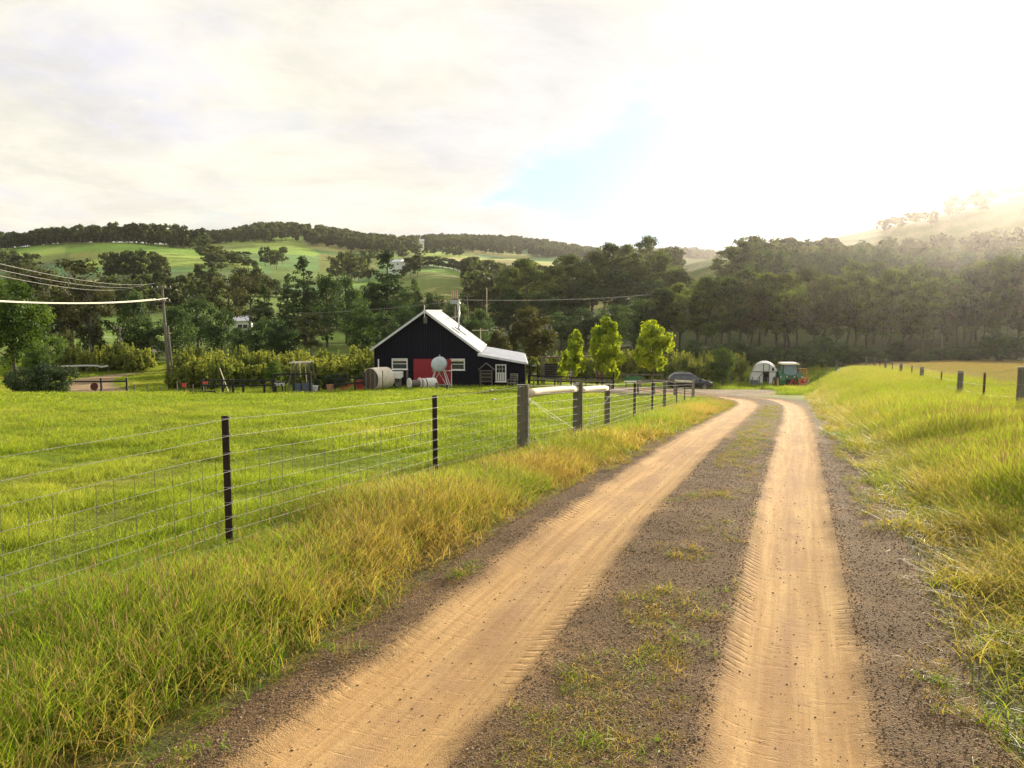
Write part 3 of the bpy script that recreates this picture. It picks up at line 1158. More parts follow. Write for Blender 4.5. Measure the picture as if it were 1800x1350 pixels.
# ------------------------------------------------------------------ scattering of grass (geometry nodes, one object each)
def gn_scatter(name, pts, rot, scl, idx, tint, protos, label):
    me = bpy.data.meshes.new(name)
    me.vertices.add(len(pts))
    me.vertices.foreach_set('co', np.asarray(pts, np.float32).ravel())
    for nm, typ, arr in (('rot', 'FLOAT_VECTOR', rot), ('scl', 'FLOAT_VECTOR', scl)):
        me.attributes.new(nm, typ, 'POINT').data.foreach_set('vector', np.asarray(arr, np.float32).ravel())
    me.attributes.new('idx', 'INT', 'POINT').data.foreach_set('value', np.asarray(idx, np.int32))
    me.attributes.new('tint', 'FLOAT', 'POINT').data.foreach_set('value', np.asarray(tint, np.float32))
    c = bpy.data.collections.new(name + '_kinds')
    for i, pmesh in enumerate(protos):
        q = bpy.data.objects.new(f'{name}_tuft_{i:02d}', pmesh)
        c.objects.link(q)
    g = bpy.data.node_groups.new(name, 'GeometryNodeTree')
    g.interface.new_socket('Geometry', in_out='INPUT', socket_type='NodeSocketGeometry')
    g.interface.new_socket('Geometry', in_out='OUTPUT', socket_type='NodeSocketGeometry')
    gi, go = g.nodes.new('NodeGroupInput'), g.nodes.new('NodeGroupOutput')
    ci = g.nodes.new('GeometryNodeCollectionInfo')
    ci.inputs[0].default_value = c
    ci.inputs[1].default_value = True
    ci.inputs[2].default_value = True
    ip = g.nodes.new('GeometryNodeInstanceOnPoints')

    def na(nm, t):
        n = g.nodes.new('GeometryNodeInputNamedAttribute')
        n.data_type = t
        n.inputs[0].default_value = nm
        return n.outputs[0]
    g.links.new(gi.outputs[0], ip.inputs['Points'])
    g.links.new(ci.outputs[0], ip.inputs['Instance'])
    ip.inputs['Pick Instance'].default_value = True
    g.links.new(na('idx', 'INT'), ip.inputs['Instance Index'])
    g.links.new(na('rot', 'FLOAT_VECTOR'), ip.inputs['Rotation'])
    g.links.new(na('scl', 'FLOAT_VECTOR'), ip.inputs['Scale'])
    g.links.new(ip.outputs[0], go.inputs[0])
    o = bpy.data.objects.new(name, me)
    COL.objects.link(o)
    md = o.modifiers.new('scatter', 'NODES')
    md.node_group = g
    tag(o, label, None, None, 'stuff')
    return o


def tuft(name, n, rad, hmin, hmax, wid, bend, seed, mats, seed_p=0.0, segs=3, flat=0.0):
    rs = np.random.default_rng(seed)
    V, F, H, Vv, MI = [], [], [], [], []
    for i in range(n):
        a, q = rs.random() * 6.283, rad * math.sqrt(rs.random())
        x0, y0 = math.cos(a) * q, math.sin(a) * q
        h = hmin + (hmax - hmin) * rs.random() ** 1.3
        la = rs.random() * 6.283
        ln = bend * h * (.3 + rs.random()) + flat * h
        fa = rs.random() * 6.283
        wx, wy = math.cos(fa) * wid / 2, math.sin(fa) * wid / 2
        vv = rs.random()
        b0 = len(V)
        sd = rs.random() < seed_p
        for k in range(segs + 1):
            t = k / segs
            zz_ = h * (t - .25 * (ln / max(h, 1e-6)) * t * t)
            x, y = x0 + math.cos(la) * ln * t * t, y0 + math.sin(la) * ln * t * t
            ww = (1 - t * .88) * (.55 if sd else 1)
            V += [(x - wx * ww, y - wy * ww, zz_), (x + wx * ww, y + wy * ww, zz_)]
            H += [t, t]
            Vv += [vv, vv]
            if k:
                c = b0 + 2 * k
                F.append((c - 2, c - 1, c + 1, c))
                MI.append(0)
        if sd:
            x, y, z_ = x, y, zz_
            hs = .05 + .06 * rs.random()
            for (px_, py_) in ((.0045, 0), (0, .0045)):
                b = len(V)
                V += [(x, y, z_ - .01), (x + px_, y + py_, z_ + hs * .35), (x + .008 * math.cos(la), y + .008 * math.sin(la), z_ + hs), (x - px_, y - py_, z_ + hs * .35)]
                H += [0, .5, 1, .5]
                Vv += [vv] * 4
                F.append((b, b + 1, b + 2, b + 3))
                MI.append(1)
    return np_mesh(name, V, np.array(F), mats, vattr={'h': np.array(H), 'v': np.array(Vv)}, mat_idx=MI)


def sector(n, y0, y1, u0=-.78, u1=.78, r=rng):
    y = np.sqrt(y0 ** 2 + (y1 ** 2 - y0 ** 2) * r.random(n))
    return (u0 + (u1 - u0) * r.random(n)) * y, y


def rots(n, tilt=.12):
    return np.c_[rng.normal(size=n) * tilt, rng.normal(size=n) * tilt, rng.random(n) * 6.283]


def on_ground(x, y, dz=-.01):
    return np.c_[x, y, terrain(x, y) + dz]


def build_grass():
    gs, gt, gb, sd = M['grass_short'], M['grass_tall'], M['grass_bank'], M['seed']
    # short paddock grass
    near = [tuft('short', 70, .16, .04, .12, .006, .8, 300 + i, [gs, sd], .0) for i in range(5)]
    mid = [tuft('short', 110, .38, .05, .15, .012, .8, 320 + i, [gs, sd], .01) for i in range(4)]
    far = [tuft('short', 110, .75, .05, .15, .026, .7, 340 + i, [gs, sd], .0, 2) for i in range(4)]
    X, Y, I, T, S = [], [], [], [], []
    for (n, y0, y1, base, cnt) in ((14500, 3, 14, 0, 5), (27000, 12, 32, 5, 4), (24000, 29, 66, 9, 4)):
        x, y = sector(n, y0, y1, -1.5, .36)
        ok = (x < fence_line(y) - .05) | ((y > 43) & (x < 10.2))
        ok &= (np.abs(track_s(x, y)) > 2.0) & ~in_poly(x, y, YARD)
        ok &= ~((x > -11.6) & (x < 1.2) & (y > 63.8))
        x, y = x[ok], y[ok]
        X.append(x), Y.append(y)
        I.append(base + rng.integers(0, cnt, len(x)))
        cl = fbm(x, y, 2.6, 51)
        big = fbm(x, y * .5, 9, 52)
        T.append(np.clip(.20 + 1.2 * (big - .52) + 1.3 * (cl - .5) + .25 * sstep(30, 55, y), 0, 1))
        S.append((.28 + .85 * sstep(.38, .75, fbm(x, y, .9, 53))) * (.7 + .6 * rng.random(len(x))))
    X, Y, I, T, S = map(np.concatenate, (X, Y, I, T, S))
    gn_scatter('paddock_grass', on_ground(X, Y), rots(len(X)), np.c_[np.ones_like(S), np.ones_like(S), S * 1.1], I, T, near + mid + far, 'short bright green paddock grass beside the barn')
    # tall verge grass between track and left fence
    tall = [tuft('tall', 58, .18, .10, .46, .0065, .5, 400 + i, [gt, sd], .06, 4) for i in range(5)]
    low = [tuft('low', 40, .13, .03, .11, .006, 1.3, 420 + i, [gt, sd], .02, 3) for i in range(3)]
    tallf = [tuft('tall', 80, .36, .16, .46, .013, .5, 430 + i, [gt, sd], .10, 3) for i in range(3)]
    X, Y, I, T, S = [], [], [], [], []
    for (n, y0, y1, base, cnt) in ((36000, 1.6, 13, 0, 5), (30000, 11, 46, 8, 3)):
        x, y = sector(n, y0, y1, -1.5, .36)
        s = track_s(x, y)
        fl = fence_line(y)
        edge = s + 1.60 + .22 * (fbm(x, y, .8, 61) - .5)
        outer = x - fl + .55 + .7 * (fbm(x, y, 1.4, 62) - .5)
        ok = (edge < 0) & (outer > 0) & ((y < 43.5) | (x > 10))
        ok &= rng.random(n) < (.25 + .75 * sstep(0, .25, -edge))
        x, y, edge, outer = x[ok], y[ok], edge[ok], outer[ok]
        X.append(x), Y.append(y)
        tall_f = sstep(.12, .75, -edge)
        ii = base + rng.integers(0, cnt, len(x))
        if base == 0:
            ii = np.where(rng.random(len(x)) < tall_f * 1.2, ii, 5 + rng.integers(0, 3, len(x)))
        I.append(ii)
        frac = np.clip(-edge / (-edge + outer + .01), 0, 1)
        T.append(np.clip(.86 - 1.25 * frac + 1.25 * (fbm(x, y, 1.7, 63) - .5) + .25 * rng.normal(size=len(x)), 0, 1))
        S.append((.36 + .50 * tall_f) * (.55 + .70 * fbm(x, y, .9, 64)) * (1 - .42 * (1 - sstep(.15, 1.3, outer))) * (1 - .45 * sstep(24, 34, y)) * (1 - .5 * sstep(34, 41, y)))
    X, Y, I, T, S = map(np.concatenate, (X, Y, I, T, S))
    gn_scatter('verge_grass', on_ground(X, Y), rots(len(X), .1), np.c_[np.ones_like(S), np.ones_like(S), S], I, T, tall + low + tallf, 'tall green and russet grass on the verge under the wire fence')
    # bank on the right
    bk = [tuft('bank', 52, .17, .16, .58, .009, .6, 500 + i, [gb, sd], .10, 4) for i in range(5)]
    lowb = [tuft('low', 40, .14, .04, .13, .007, 1.2, 520 + i, [gb, sd], .02, 3) for i in range(3)]
    bkf = [tuft('bank', 80, .40, .20, .60, .016, .55, 530 + i, [gb, sd], .14, 3) for i in range(3)]
    X, Y, I, T, S = [], [], [], [], []
    for (n, y0, y1, base, cnt, u1) in ((38000, 1.2, 15, 0, 5, 1.4), (42000, 12, 66, 8, 3, .82)):
        x, y = sector(n, y0, y1, .0, u1)
        s = s_lin(x, y)
        edge = s - 1.50 - .35 * (fbm(x, y, .9, 71) - .45)
        ok = (edge > 0) & (s < 8.0) & ((np.abs(track_s(x, y)) > 1.6))
        ok &= rng.random(n) < (.16 + .84 * sstep(.05, .9, edge))
        x, y, edge = x[ok], y[ok], edge[ok]
        X.append(x), Y.append(y)
        tf = sstep(.35, 1.7, edge + .7 * (fbm(x, y, .8, 75) - .5))
        ii = base + rng.integers(0, cnt, len(x))
        if base == 0:
            ii = np.where(rng.random(len(x)) < .15 + tf, ii, 5 + rng.integers(0, 3, len(x)))
        I.append(ii)
        T.append(np.clip(.62 - .55 * sstep(.2, 1.8, edge) + 1.25 * (fbm(x, y, 1.6, 72) - .5) + .25 * rng.normal(size=len(x)) + .10 * sstep(14, 40, y), 0, 1))
        S.append((.40 + .60 * tf) * (.45 + .85 * fbm(x, y, 1.0, 73)) * (1 - .30 * sstep(3.2, 5.6, s_lin(x, y))))
    X, Y, I, T, S = map(np.concatenate, (X, Y, I, T, S))
    gn_scatter('bank_grass', on_ground(X, Y), rots(len(X), .14), np.c_[np.ones_like(S), np.ones_like(S), S], I, T, bk + lowb + bkf, 'long yellow green grass on the bank right of the track')
    # hay field behind the right fence
    fl = [tuft('hay', 90, .42, .30, .75, .012, .4, 600 + i, [M['grass_hay'], sd], .35, 3) for i in range(4)]
    x, y = sector(46000, 8, 112, .2, 1.0)
    s = s_lin(x, y)
    ok = (s > 7.6 + .6 * (fbm(x, y, 2, 83) - .5)) & (y < 110)
    x, y = x[ok], y[ok]
    n = len(x)
    gn_scatter('field_grass', on_ground(x, y), rots(n, .1), np.c_[np.full(n, 1.15), np.full(n, 1.15), (.42 + .45 * fbm(x, y, 4, 81)) * (.6 + .4 * sstep(7.5, 12, s_lin(x, y)))], rng.integers(0, 4, n),
               np.clip(.75 + .9 * (fbm(x, y, 6, 82) - .5), 0, 1), fl, 'ripe straw coloured grass in the field behind the right fence')
    # rough grass beyond the paddock and round the yard
    rf = [tuft('rough', 90, .8, .12, .42, .03, .6, 650 + i, [gb, sd], .05, 2) for i in range(3)]
    x, y = sector(22000, 54, 128, -.80, .42)
    ok = ~in_poly(x, y, YARD) & (np.abs(track_s(x, y)) > 2.2) & (np.abs(near_path(x, y, LP, LTAN)) > 3.0)
    ok &= ~((x > -11.8) & (x < 1.3) & (y > 60) & (y < 79)) & ((y > 66) | (x > 8))
    ok &= ~((x < 14) & (x > -22) & (y < 62))
    x, y = x[ok], y[ok]
    n = len(x)
    gn_scatter('rough_grass', on_ground(x, y), rots(n), np.c_[np.ones(n), np.ones(n), .5 + .7 * fbm(x, y, 5, 91)], rng.integers(0, 3, n),
               np.clip(.18 + 1.2 * (fbm(x, y, 8, 92) - .5), 0, 1), rf, 'rough green grass round the yard and farm road')
    # thin weeds on the crown of the track
    wd = [tuft('weed', 26, .075, .012, .05, .0045, 1.8, 700 + i, [gt, sd], 0, 3) for i in range(4)]
    k = 5600
    v = v_cam + (rng.random(k) ** 1.7) * 32 + .8
    s = rng.normal(size=k) * .17
    e = rng.random(k) < .28
    s = np.where(e, np.sign(rng.normal(size=k)) * (1.38 + .2 * rng.random(k)), s)
    cx_, cy_ = np.interp(v, TV, TP[:, 0]), np.interp(v, TV, TP[:, 1])
    tx, ty = np.interp(v, TV, TT[:, 0]), np.interp(v, TV, TT[:, 1])
    x, y = cx_ + s * ty, cy_ - s * tx
    pt = fbm(x, y, .9, 95)
    ok = (pt > .50) | ((v - v_cam > 12) & (rng.random(len(v)) < .4))
    x, y, s, v = x[ok], y[ok], s[ok], v[ok]
    n = len(x)
    g = .55 + .9 * rng.random(n) ** 2
    gn_scatter('track_weeds', on_ground(x, y, .035 * 1.0), rots(n, .2), np.c_[g, g, g * (.7 + .6 * rng.random(n))], rng.integers(0, 4, n),
               np.clip(.62 + .45 * rng.normal(size=n), 0, 1), wd, 'sparse flattened weeds on the crown of the track')


v_cam = float(TV[np.abs(TP[:, 1]).argmin()])


def build_gravel():
    protos = []
    for i in range(4):
        rs = np.random.default_rng(800 + i)
        me = bpy.data.meshes.new('stone')
        import bmesh
        bm = bmesh.new()
        bmesh.ops.create_icosphere(bm, subdivisions=1, radius=1.0)
        for vv in bm.verts:
            vv.co *= 1 + rs.normal() * .16
            vv.co.z *= .62
        bm.to_mesh(me)
        bm.free()
        me.materials.append(M['stone'])
        protos.append(me)
    k = 190000
    v = v_cam + .9 + 14 * rng.random(k) ** 1.5
    s = -1.75 + 3.5 * rng.random(k)
    d = rutd(s)
    keep = (d > .34) | (rng.random(k) < .045)
    v, s = v[keep], s[keep]
    cx_, cy_ = np.interp(v, TV, TP[:, 0]), np.interp(v, TV, TP[:, 1])
    tx, ty = np.interp(v, TV, TT[:, 0]), np.interp(v, TV, TT[:, 1])
    x, y = cx_ + s * ty, cy_ - s * tx
    n = len(x)
    pz = terrain(x, y) + track_prof(s, x, y)
    sz = .0022 + .0062 * rng.random(n) ** 4
    gn_scatter('gravel', np.c_[x, y, pz], rots(n, .5), np.c_[sz, sz * (.7 + .5 * rng.random(n)), sz], rng.integers(0, 4, n), rng.random(n), protos, 'loose dark gravel beside the wheel ruts')


def stone_mat():
    m, t, out = new_mat('stone')
    f = t.attr('tint', 'INSTANCER')
    c = t.mix(t.math('POWER', f, 1.8), (.070, .045, .024), (.36, .25, .15))
    p = t.n('ShaderNodeBsdfPrincipled')
    t.put(p.inputs['Base Color'], c)
    p.inputs['Roughness'].default_value = .85
    t.L.new(p.outputs[0], out.inputs[0])
    return m


M['stone'] = stone_mat()
build_grass()
build_gravel()


# ------------------------------------------------------------------ left wire fence
def steel_post(h):
    mb = MB()
    # Y section star picket with bevelled head
    for a in (90, 210, 330):
        c, s = math.cos(R(a)), math.sin(R(a))
        mb.beam((c * .016, s * .016, -.3), (c * .016, s * .016, h), .006, .034, up=(c, s, 0))
    return mb


def timber_post(r, h, n=12, lean=0, top=.008):
    mb = MB()
    rs = np.random.default_rng(int(h * 1000 + r * 7000))
    prof = [(r * 1.04, -.3), (r * 1.03, .05), (r, h * .5), (r * .985, h - top), (r * .93, h)]
    vs, fs = [], []
    jit = 1 + .035 * rs.normal(size=n)
    for q, (rr, z_) in enumerate(prof):
        for k in range(n):
            a = 2 * math.pi * k / n
            vs.append((rr * jit[k] * math.cos(a) + lean * z_, rr * jit[k] * math.sin(a), z_ + (rs.normal() * .004 if q == 4 else 0)))
    for i in range(len(prof) - 1):
        for k in range(n):
            a, b = i * n + k, i * n + (k + 1) % n
            fs.append((a, b, b + n, a + n))
    fs.append(tuple(range(n))[::-1])
    fs.append(tuple(range((len(prof) - 1) * n, len(prof) * n)))
    return mb.add(vs, fs)


def child_at(mesh, name, parent, loc, rz=0.0, label=None):
    o = bpy.data.objects.new(name, mesh)
    COL.objects.link(o)
    o.parent = parent
    o.location = Vector(loc) - parent.location
    o.rotation_euler = (0, 0, rz)
    if label:
        o['label'] = label
    return o


def sag_tube(a, b, r_, n=6, sag=0.0, sides=5, jit=0.0):
    a, b = Vector(a), Vector(b)
    pts = []
    for k in range(n + 1):
        t = k / n
        p = a.lerp(b, t)
        p.z -= sag * 4 * t * (1 - t)
        if 0 < k < n and jit:
            p.z += random.uniform(-jit, jit)
        pts.append(p)
    return pts


def left_fence():
    spec = [(-3.35, 2.5, 'steel'), (397, 731, 'steel'), (764, 695, 'steel'), (919.5, 676, 'wood'), (1016, 673, 'wood'), (1068, 674, 'thin'),
            (1116, 672, 'steel'), (1147, 671, 'steel'), (1168.5, 670, 'thin'), (1190, 671, 'steel'), (1204, 671, 'steel'), (1220, 671, 'end')]
    depth = [2.5, 5.85, 9.3, 11.45, 13.7, 15.6, 19.4, 23.0, 26.0, 31.5, 36.5, 42.5]
    root_p = on(764, 9.3)
    f = empty('wire_fence', root_p, 'wire mesh fence along the left verge with brown steel pickets and timber strainers', 'fence')
    tops, bases = [], []
    wmesh = {}
    for (a, b, kind), y in zip(spec, depth):
        if y < 3:
            p = Vector((a, b, tz(a, b)))
            top = p.z + 1.1
        else:
            q = P(a, b, y)
            p = Vector((q.x, y, tz(q.x, y)))
            top = q.z
        h = top - p.z
        tops.append(Vector((p.x, p.y, top)))
        bases.append(p)
        if kind == 'steel':
            mb = steel_post(h)
            o = child_at(mb.mesh('post', M['steel_post']), 'post', f, p, rz=random.uniform(-.3, .3), label='dark brown steel picket' if len(bases) == 2 else None)
            for hz in (.985, .865, .74, .615, .495, .385, .285, .195):
                if y < 12:
                    MB().tube([(math.cos(q_) * .036, math.sin(q_) * .036, h * hz) for q_ in np.linspace(0, 6.283, 9)], .0028, 4, cap=False).build('wire_tie', M['wire'], o)
        else:
            r_ = {'wood': .088, 'thin': .058, 'end': .05}[kind]
            mb = timber_post(r_, h)
            o = child_at(mb.mesh('strainer_post', M['wood_green' if kind != 'end' else 'wood_grey']), 'strainer_post', f, p)
            if kind == 'wood':
                o['label'] = 'thick grey timber strainer post'
                for hz in (.985, .865, .74, .615, .495, .385, .285, .195):
                    MB().tube([(math.cos(q_) * (r_ + .006), math.sin(q_) * (r_ + .006), h * hz + .004 * q_) for q_ in np.linspace(0, 6.283, 11)], .0026, 4, cap=False).build('wire_tie', M['wire'], o)
    # line wires
    hs = [.985, .865, .74, .615, .495, .385, .285, .195, .115]
    for wi, hz in enumerate(hs):
        mb = MB()
        pts = []
        for i in range(len(tops) - 1):
            a = bases[i].lerp(tops[i], hz)
            b = bases[i + 1].lerp(tops[i + 1], hz)
            seg = sag_tube(a, b, 0, 5, .006, jit=.004)
            pts += seg[:-1] if i < len(tops) - 2 else seg
        pts = [p + Vector((.045, -.045, 0)) for p in pts]
        mb.tube([p - root_p for p in pts], [(.0015 if p.y < 12 else .0022) for p in pts], 5)
        mb.build('wire', M['wire'], f)
        if wi < 2:       # strainers knotted into the two upper wires
            k = MB()
            a = bases[2].lerp(tops[2], hz).lerp(bases[3].lerp(tops[3], hz), .55 + .03 * wi) + Vector((.045, -.045, 0)) - root_p
            k.tube([a + Vector((-.03, -.04, -.006)), a, a + Vector((.03, .05, .006))], [.005, .010, .005], 7)
            k.build('wire_strainer', M['wire'], f)
    # upright stay wires of the mesh
    mb = MB()
    for i in range(len(tops) - 1):
        L = (tops[i + 1] - tops[i]).length
        n = int(L / (.15 if tops[i].y < 20 else .3))
        for k in range(1, n):
            t = k / n + random.uniform(-.008, .008)
            b = bases[i].lerp(bases[i + 1], t)
            tp_ = tops[i].lerp(tops[i + 1], t)
            p0, p1 = b.lerp(tp_, .115), b.lerp(tp_, .74)
            o_ = Vector((.045, -.045, 0))
            md = p0.lerp(p1, .5) + Vector((random.uniform(-.006, .006), 0, 0))
            mb.tube([p0 + o_ - root_p, md + o_ - root_p, p1 + o_ - root_p], .0018 if b.y < 14 else .0026, 4, cap=False)
    mb.build('stay_wires', M['wire_dark'], f, kind='stuff')
    # pale log rails and brace wires between the strainers
    for i, j, r_ in ((3, 4, .066), (4, 5, .062)):
        a, b = bases[i].lerp(tops[i], .87), bases[j].lerp(tops[j], .90)
        d = (b - a).normalized()
        pts = [a.lerp(b, t) + Vector((0, 0, .012 * math.sin(t * 3))) - root_p for t in np.linspace(.035, .955, 9)]
        MB().tube(pts, [r_ * (1.02 - .12 * t) for t in np.linspace(0, 1, 9)], 12).build('log_rail', M['log'], f, smooth=True)
    for i, j in ((3, 4), (5, 4)):
        a, b = bases[i].lerp(tops[i], .80), bases[j].lerp(tops[j], .12)
        MB().tube([a + Vector((.08, -.09, 0)) - root_p, b + Vector((0, -.1, 0)) - root_p], .0022, 5).build('brace_wire', M['wire'], f)
        MB().tube([a + Vector((.08, -.085, .02)) - root_p, b + Vector((.03, -.1, .07)) - root_p], .0022, 5).build('brace_wire', M['wire'], f)
    # short return with a white log rail at the far corner
    f2p = on(1220, 42.5)
    g = empty('corner_fence', f2p, 'short post and log rail return at the far corner of the wire fence', 'fence')
    prev = None
    for px, y in ((1218, 43.2), (1186, 45.0), (1149, 46.6), (1121, 48.2)):
        p = on(px, y)
        child_at(timber_post(.085, 1.06, 10).mesh('post', M['wood_grey']), 'post', g, p)
        if prev is not None:
            mb = MB()
            a, b = prev + Vector((0, -.04, .96)) - f2p, p + Vector((0, -.04, .96)) - f2p
            mb.tube([a, a.lerp(b, .5) + Vector((0, 0, .01)), b], [.07, .066, .06], 10)
            mb.build('log_rail', M['log'] if px > 1160 else M['wood_grey'], g, smooth=True)
            for hz in (.3, .55, .75):
                MB().tube([prev + Vector((0, 0, hz)) - f2p, p + Vector((0, 0, hz)) - f2p], .004, 4).build('wire', M['wire'], g)
        prev = p
    lg = on(1128, 46.0)
    mb = MB()
    mb.tube([Vector((-1.3, .2, .12)), Vector((.2, 0, .13)), Vector((1.2, -.1, .12))], [.11, .12, .10], 10)
    o = mb.build('fallen_log', M['wood_grey'], smooth=True)
    o.location = lg
    tag(o, 'dark log lying on the grass at the yard edge behind the corner fence', 'log')


left_fence()


def right_fence():
    # posts stand on top of the bank
    spec = [(17.2, 1797, 645, 'wood'), (20.6, 1731, 655, 'steel'), (24.0, 1689, 652, 'wood'), (29.5, 1655, 653, 'steel'), (34.0, 1621, 645, 'wood'), (39.0, 1603, 643, 'steel'),
            (44.5, 1584, 639, 'wood'), (49.5, 1569, 634, 'steel'), (54.5, 1557, 630, 'wood'), (60, 1547, 633, 'steel'), (66, 1538, 628, 'wood'), (72, 1523, 627, 'wood')]
    pts = []
    root = on(1689, 24.0)
    f = empty('wire_fence', root, 'grey timber and steel post fence along the bank top on the right', 'fence')
    for y, px, py, k in spec:
        q = P(px, py, y)
        p = Vector((q.x, y, tz(q.x, y)))
        h = q.z - p.z
        pts.append((p, h))
        if k == 'wood':
            child_at(timber_post(.085 if y < 50 else .075, h, 11).mesh('post', M['wood_grey']), 'post', f, p)
        else:
            child_at(steel_post(h).mesh('picket', M['rust']), 'picket', f, p, rz=random.uniform(-.4, .4))
    # continues out of the frame towards the camera
    for y, x in ((13.6, 10.4), (10.0, 9.0), (6.5, 7.7)):
        p = Vector((x, y, tz(x, y)))
        pts.insert(0, (p, 1.12))
        child_at(timber_post(.085, 1.12, 11).mesh('post', M['wood_grey']), 'post', f, p)
    for hz in (.95, .62, .34, .15):
        path = []
        for i in range(len(pts) - 1):
            a, b = pts[i][0] + Vector((-.09, 0, pts[i][1] * hz)), pts[i + 1][0] + Vector((-.09, 0, pts[i + 1][1] * hz))
            path += sag_tube(a, b, 0, 4, .012)[:-1]
        path.append(pts[-1][0] + Vector((-.09, 0, pts[-1][1] * hz)))
        MB().tube([p - root for p in path], [.0032 if p.y < 30 else .0045 for p in path], 5).build('wire', M['wire'], f)


right_fence()


# ------------------------------------------------------------------ barn
BY = 64.0


def barn():
    org = on(750, BY)
    gz = P(750, 686, BY).z
    T = lambda px, py: P(px, py, BY)
    xl, xr = T(658, 640).x, T(838, 640).x
    ap = T(747, 546)
    el, er = T(652, 614), T(842, 616)
    lr = T(926, 637)
    lwx = T(923, 640).x
    sl_l, sl_r = (ap.z - el.z) / (ap.x - el.x), (ap.z - er.z) / (er.x - ap.x)
    Lb = 14.0
    b = empty('barn', Vector((ap.x, BY, gz)), 'black board barn with white gabled roof, red door and lean-to', 'barn')
    O = b.location
    th = .10
    zl = lambda x: ap.z - th - (ap.x - x) * sl_l if x < ap.x else ap.z - th - (x - ap.x) * sl_r
    poly = [(xl, gz - .6), (xr, gz - .6), (xr, zl(xr)), (ap.x, ap.z - th), (xl, zl(xl))]
    MB().prism([(x - O.x, z - O.z) for x, z in poly], 1, .0, Lb).build('wall', M['black_board'], b)
    # lean-to
    zt0, zt1 = T(839, 622).z, T(926, 637).z
    lt = lambda x: zt0 + (x - er.x) * (zt1 - zt0) / (lr.x - er.x)
    poly = [(xr + .003, gz - .6), (lwx, gz - .6), (lwx, lt(lwx) - .10), (xr + .003, lt(xr) - .10)]
    MB().prism([(x - O.x, z - O.z) for x, z in poly], 1, .02, Lb - .3).build('lean_to_wall', M['black_board'], b)
    # vertical boards with cover strips
    mb = MB()
    x = xl + .05
    while x < lwx:
        top = (zl(x) if x < xr else lt(x) - .10) - .03
        y0 = -.018 if x < xr else .002
        mb.box((x - O.x, y0 + .007, (gz - .1 + top) / 2 - O.z), (.045 + .01 * random.random(), .028, top - gz + .1))
        x += .19 + random.uniform(-.012, .012)
    mb.build('cover_strips', M['black_strip'], b, kind='stuff')
    MB().box((lwx - O.x + .03, -.01, (gz + lt(lwx) - .2) / 2 - O.z), (.09, .09, lt(lwx) - gz - .1)).build('corner_board', M['wood_grey'], b)
    MB().box(((xl + lwx) / 2 - O.x, -.03, gz + .12 - O.z), (lwx - xl + .06, .12, .5)).build('plinth', M['concrete'], b)

    # roofs: corrugated sheets, ribs run down the slope
    def roof(x0, z0, x1, z1, y0, y1, name):
        n = int((y1 - y0) / .055)
        ys = np.linspace(y0, y1, n)
        rib = .016 * np.cos(np.arange(n) * 2 * math.pi / 4)
        vs, fs = [], []
        d = Vector((x1 - x0, 0, z1 - z0)).normalized()
        up = Vector((-d.z, 0, d.x))
        if up.z < 0:
            up = -up
        for t in (0, 1):
            for yv, rv in zip(ys, rib):
                p = Vector((x0 + (x1 - x0) * t, yv, z0 + (z1 - z0) * t)) + up * rv
                vs.append(p)
        for i in range(n - 1):
            fs.append((i, i + 1, n + i + 1, n + i))
        o = len(vs)
        vs += [v - up * .05 for v in vs]
        for i in range(n - 1):
            fs.append((o + i, o + n + i, o + n + i + 1, o + i + 1))
        for i in range(n - 1):
            fs.append((n + i, n + i + 1, o + n + i + 1, o + n + i))
            fs.append((i, o + i, o + i + 1, i + 1))
        fs += [(0, n, o + n, o), (n - 1, o + n - 1, o + 2 * n - 1, 2 * n - 1)]
        return MB().add(vs, fs).build(name, M['roof_white'], b)
    rr_ = roof(ap.x - O.x, ap.z - O.z, er.x - O.x + .05, er.z - O.z - .03, -.32, Lb + .25, 'roof_slope')
    rl_ = roof(ap.x - O.x, ap.z - O.z, el.x - O.x - .02, el.z - O.z, -.32, Lb + .25, 'roof_slope')
    roof(er.x - O.x - .12, lt(er.x - .12) - O.z, lr.x - O.x, lr.z - O.z, -.28, Lb - .1, 'lean_to_roof')
    MB().beam((ap.x - O.x, -.34, ap.z - O.z + .03), (ap.x - O.x, Lb + .27, ap.z - O.z + .03), .26, .05).build('ridge_cap', M['roof_white'], rr_)
    for sgn, e in ((-1, el), (1, er)):
        a = Vector((ap.x - O.x + sgn * .02, -.345, ap.z - O.z - .07))
        c = Vector((e.x - O.x, -.345, e.z - O.z - .07))
        MB().beam(a, c, .045, .17, up=(0, 0, 1)).build('bargeboard', M['roof_white'], rr_ if sgn > 0 else rl_)
    MB().beam((er.x - O.x - .1, -.305, lt(er.x) - O.z - .07), (lr.x - O.x, -.305, lr.z - O.z - .07), .04, .17).build('fascia', M['roof_white'], b)
    g = MB()
    g.beam((er.x - O.x + .12, -.3, er.z - O.z - .12), (er.x - O.x + .12, Lb + .2, er.z - O.z - .12), .13, .10)
    g.build('gutter', M['white_paint'], b)
    MB().beam((lr.x - O.x + .06, -.26, lr.z - O.z - .1), (lr.x - O.x + .06, Lb - .1, lr.z - O.z - .1), .11, .09).build('gutter', M['white_paint'], b)
    # roof light and walkway strip, as dark slots on the right slope
    dirx = Vector((er.x - ap.x, 0, er.z - ap.z)).normalized()
    upv = Vector((-dirx.z, 0, dirx.x))
    for (t0, t1, yy, w_) in ((.46, .68, 5.5, .16), (.45, .60, 2.4, .07)):
        a = ap.lerp(er, t0) - O
        c = ap.lerp(er, t1) - O
        a.y = c.y = yy
        MB().beam(a + upv * .05, c + upv * .05, w_, .05, up=upv).build('roof_slot', M['dark_plastic'], rr_)
    # finial
    fin = MB()
    fin.beam((0, -.36, ap.z - O.z - .55), (0, -.36, ap.z - O.z + .30), .06, .06)
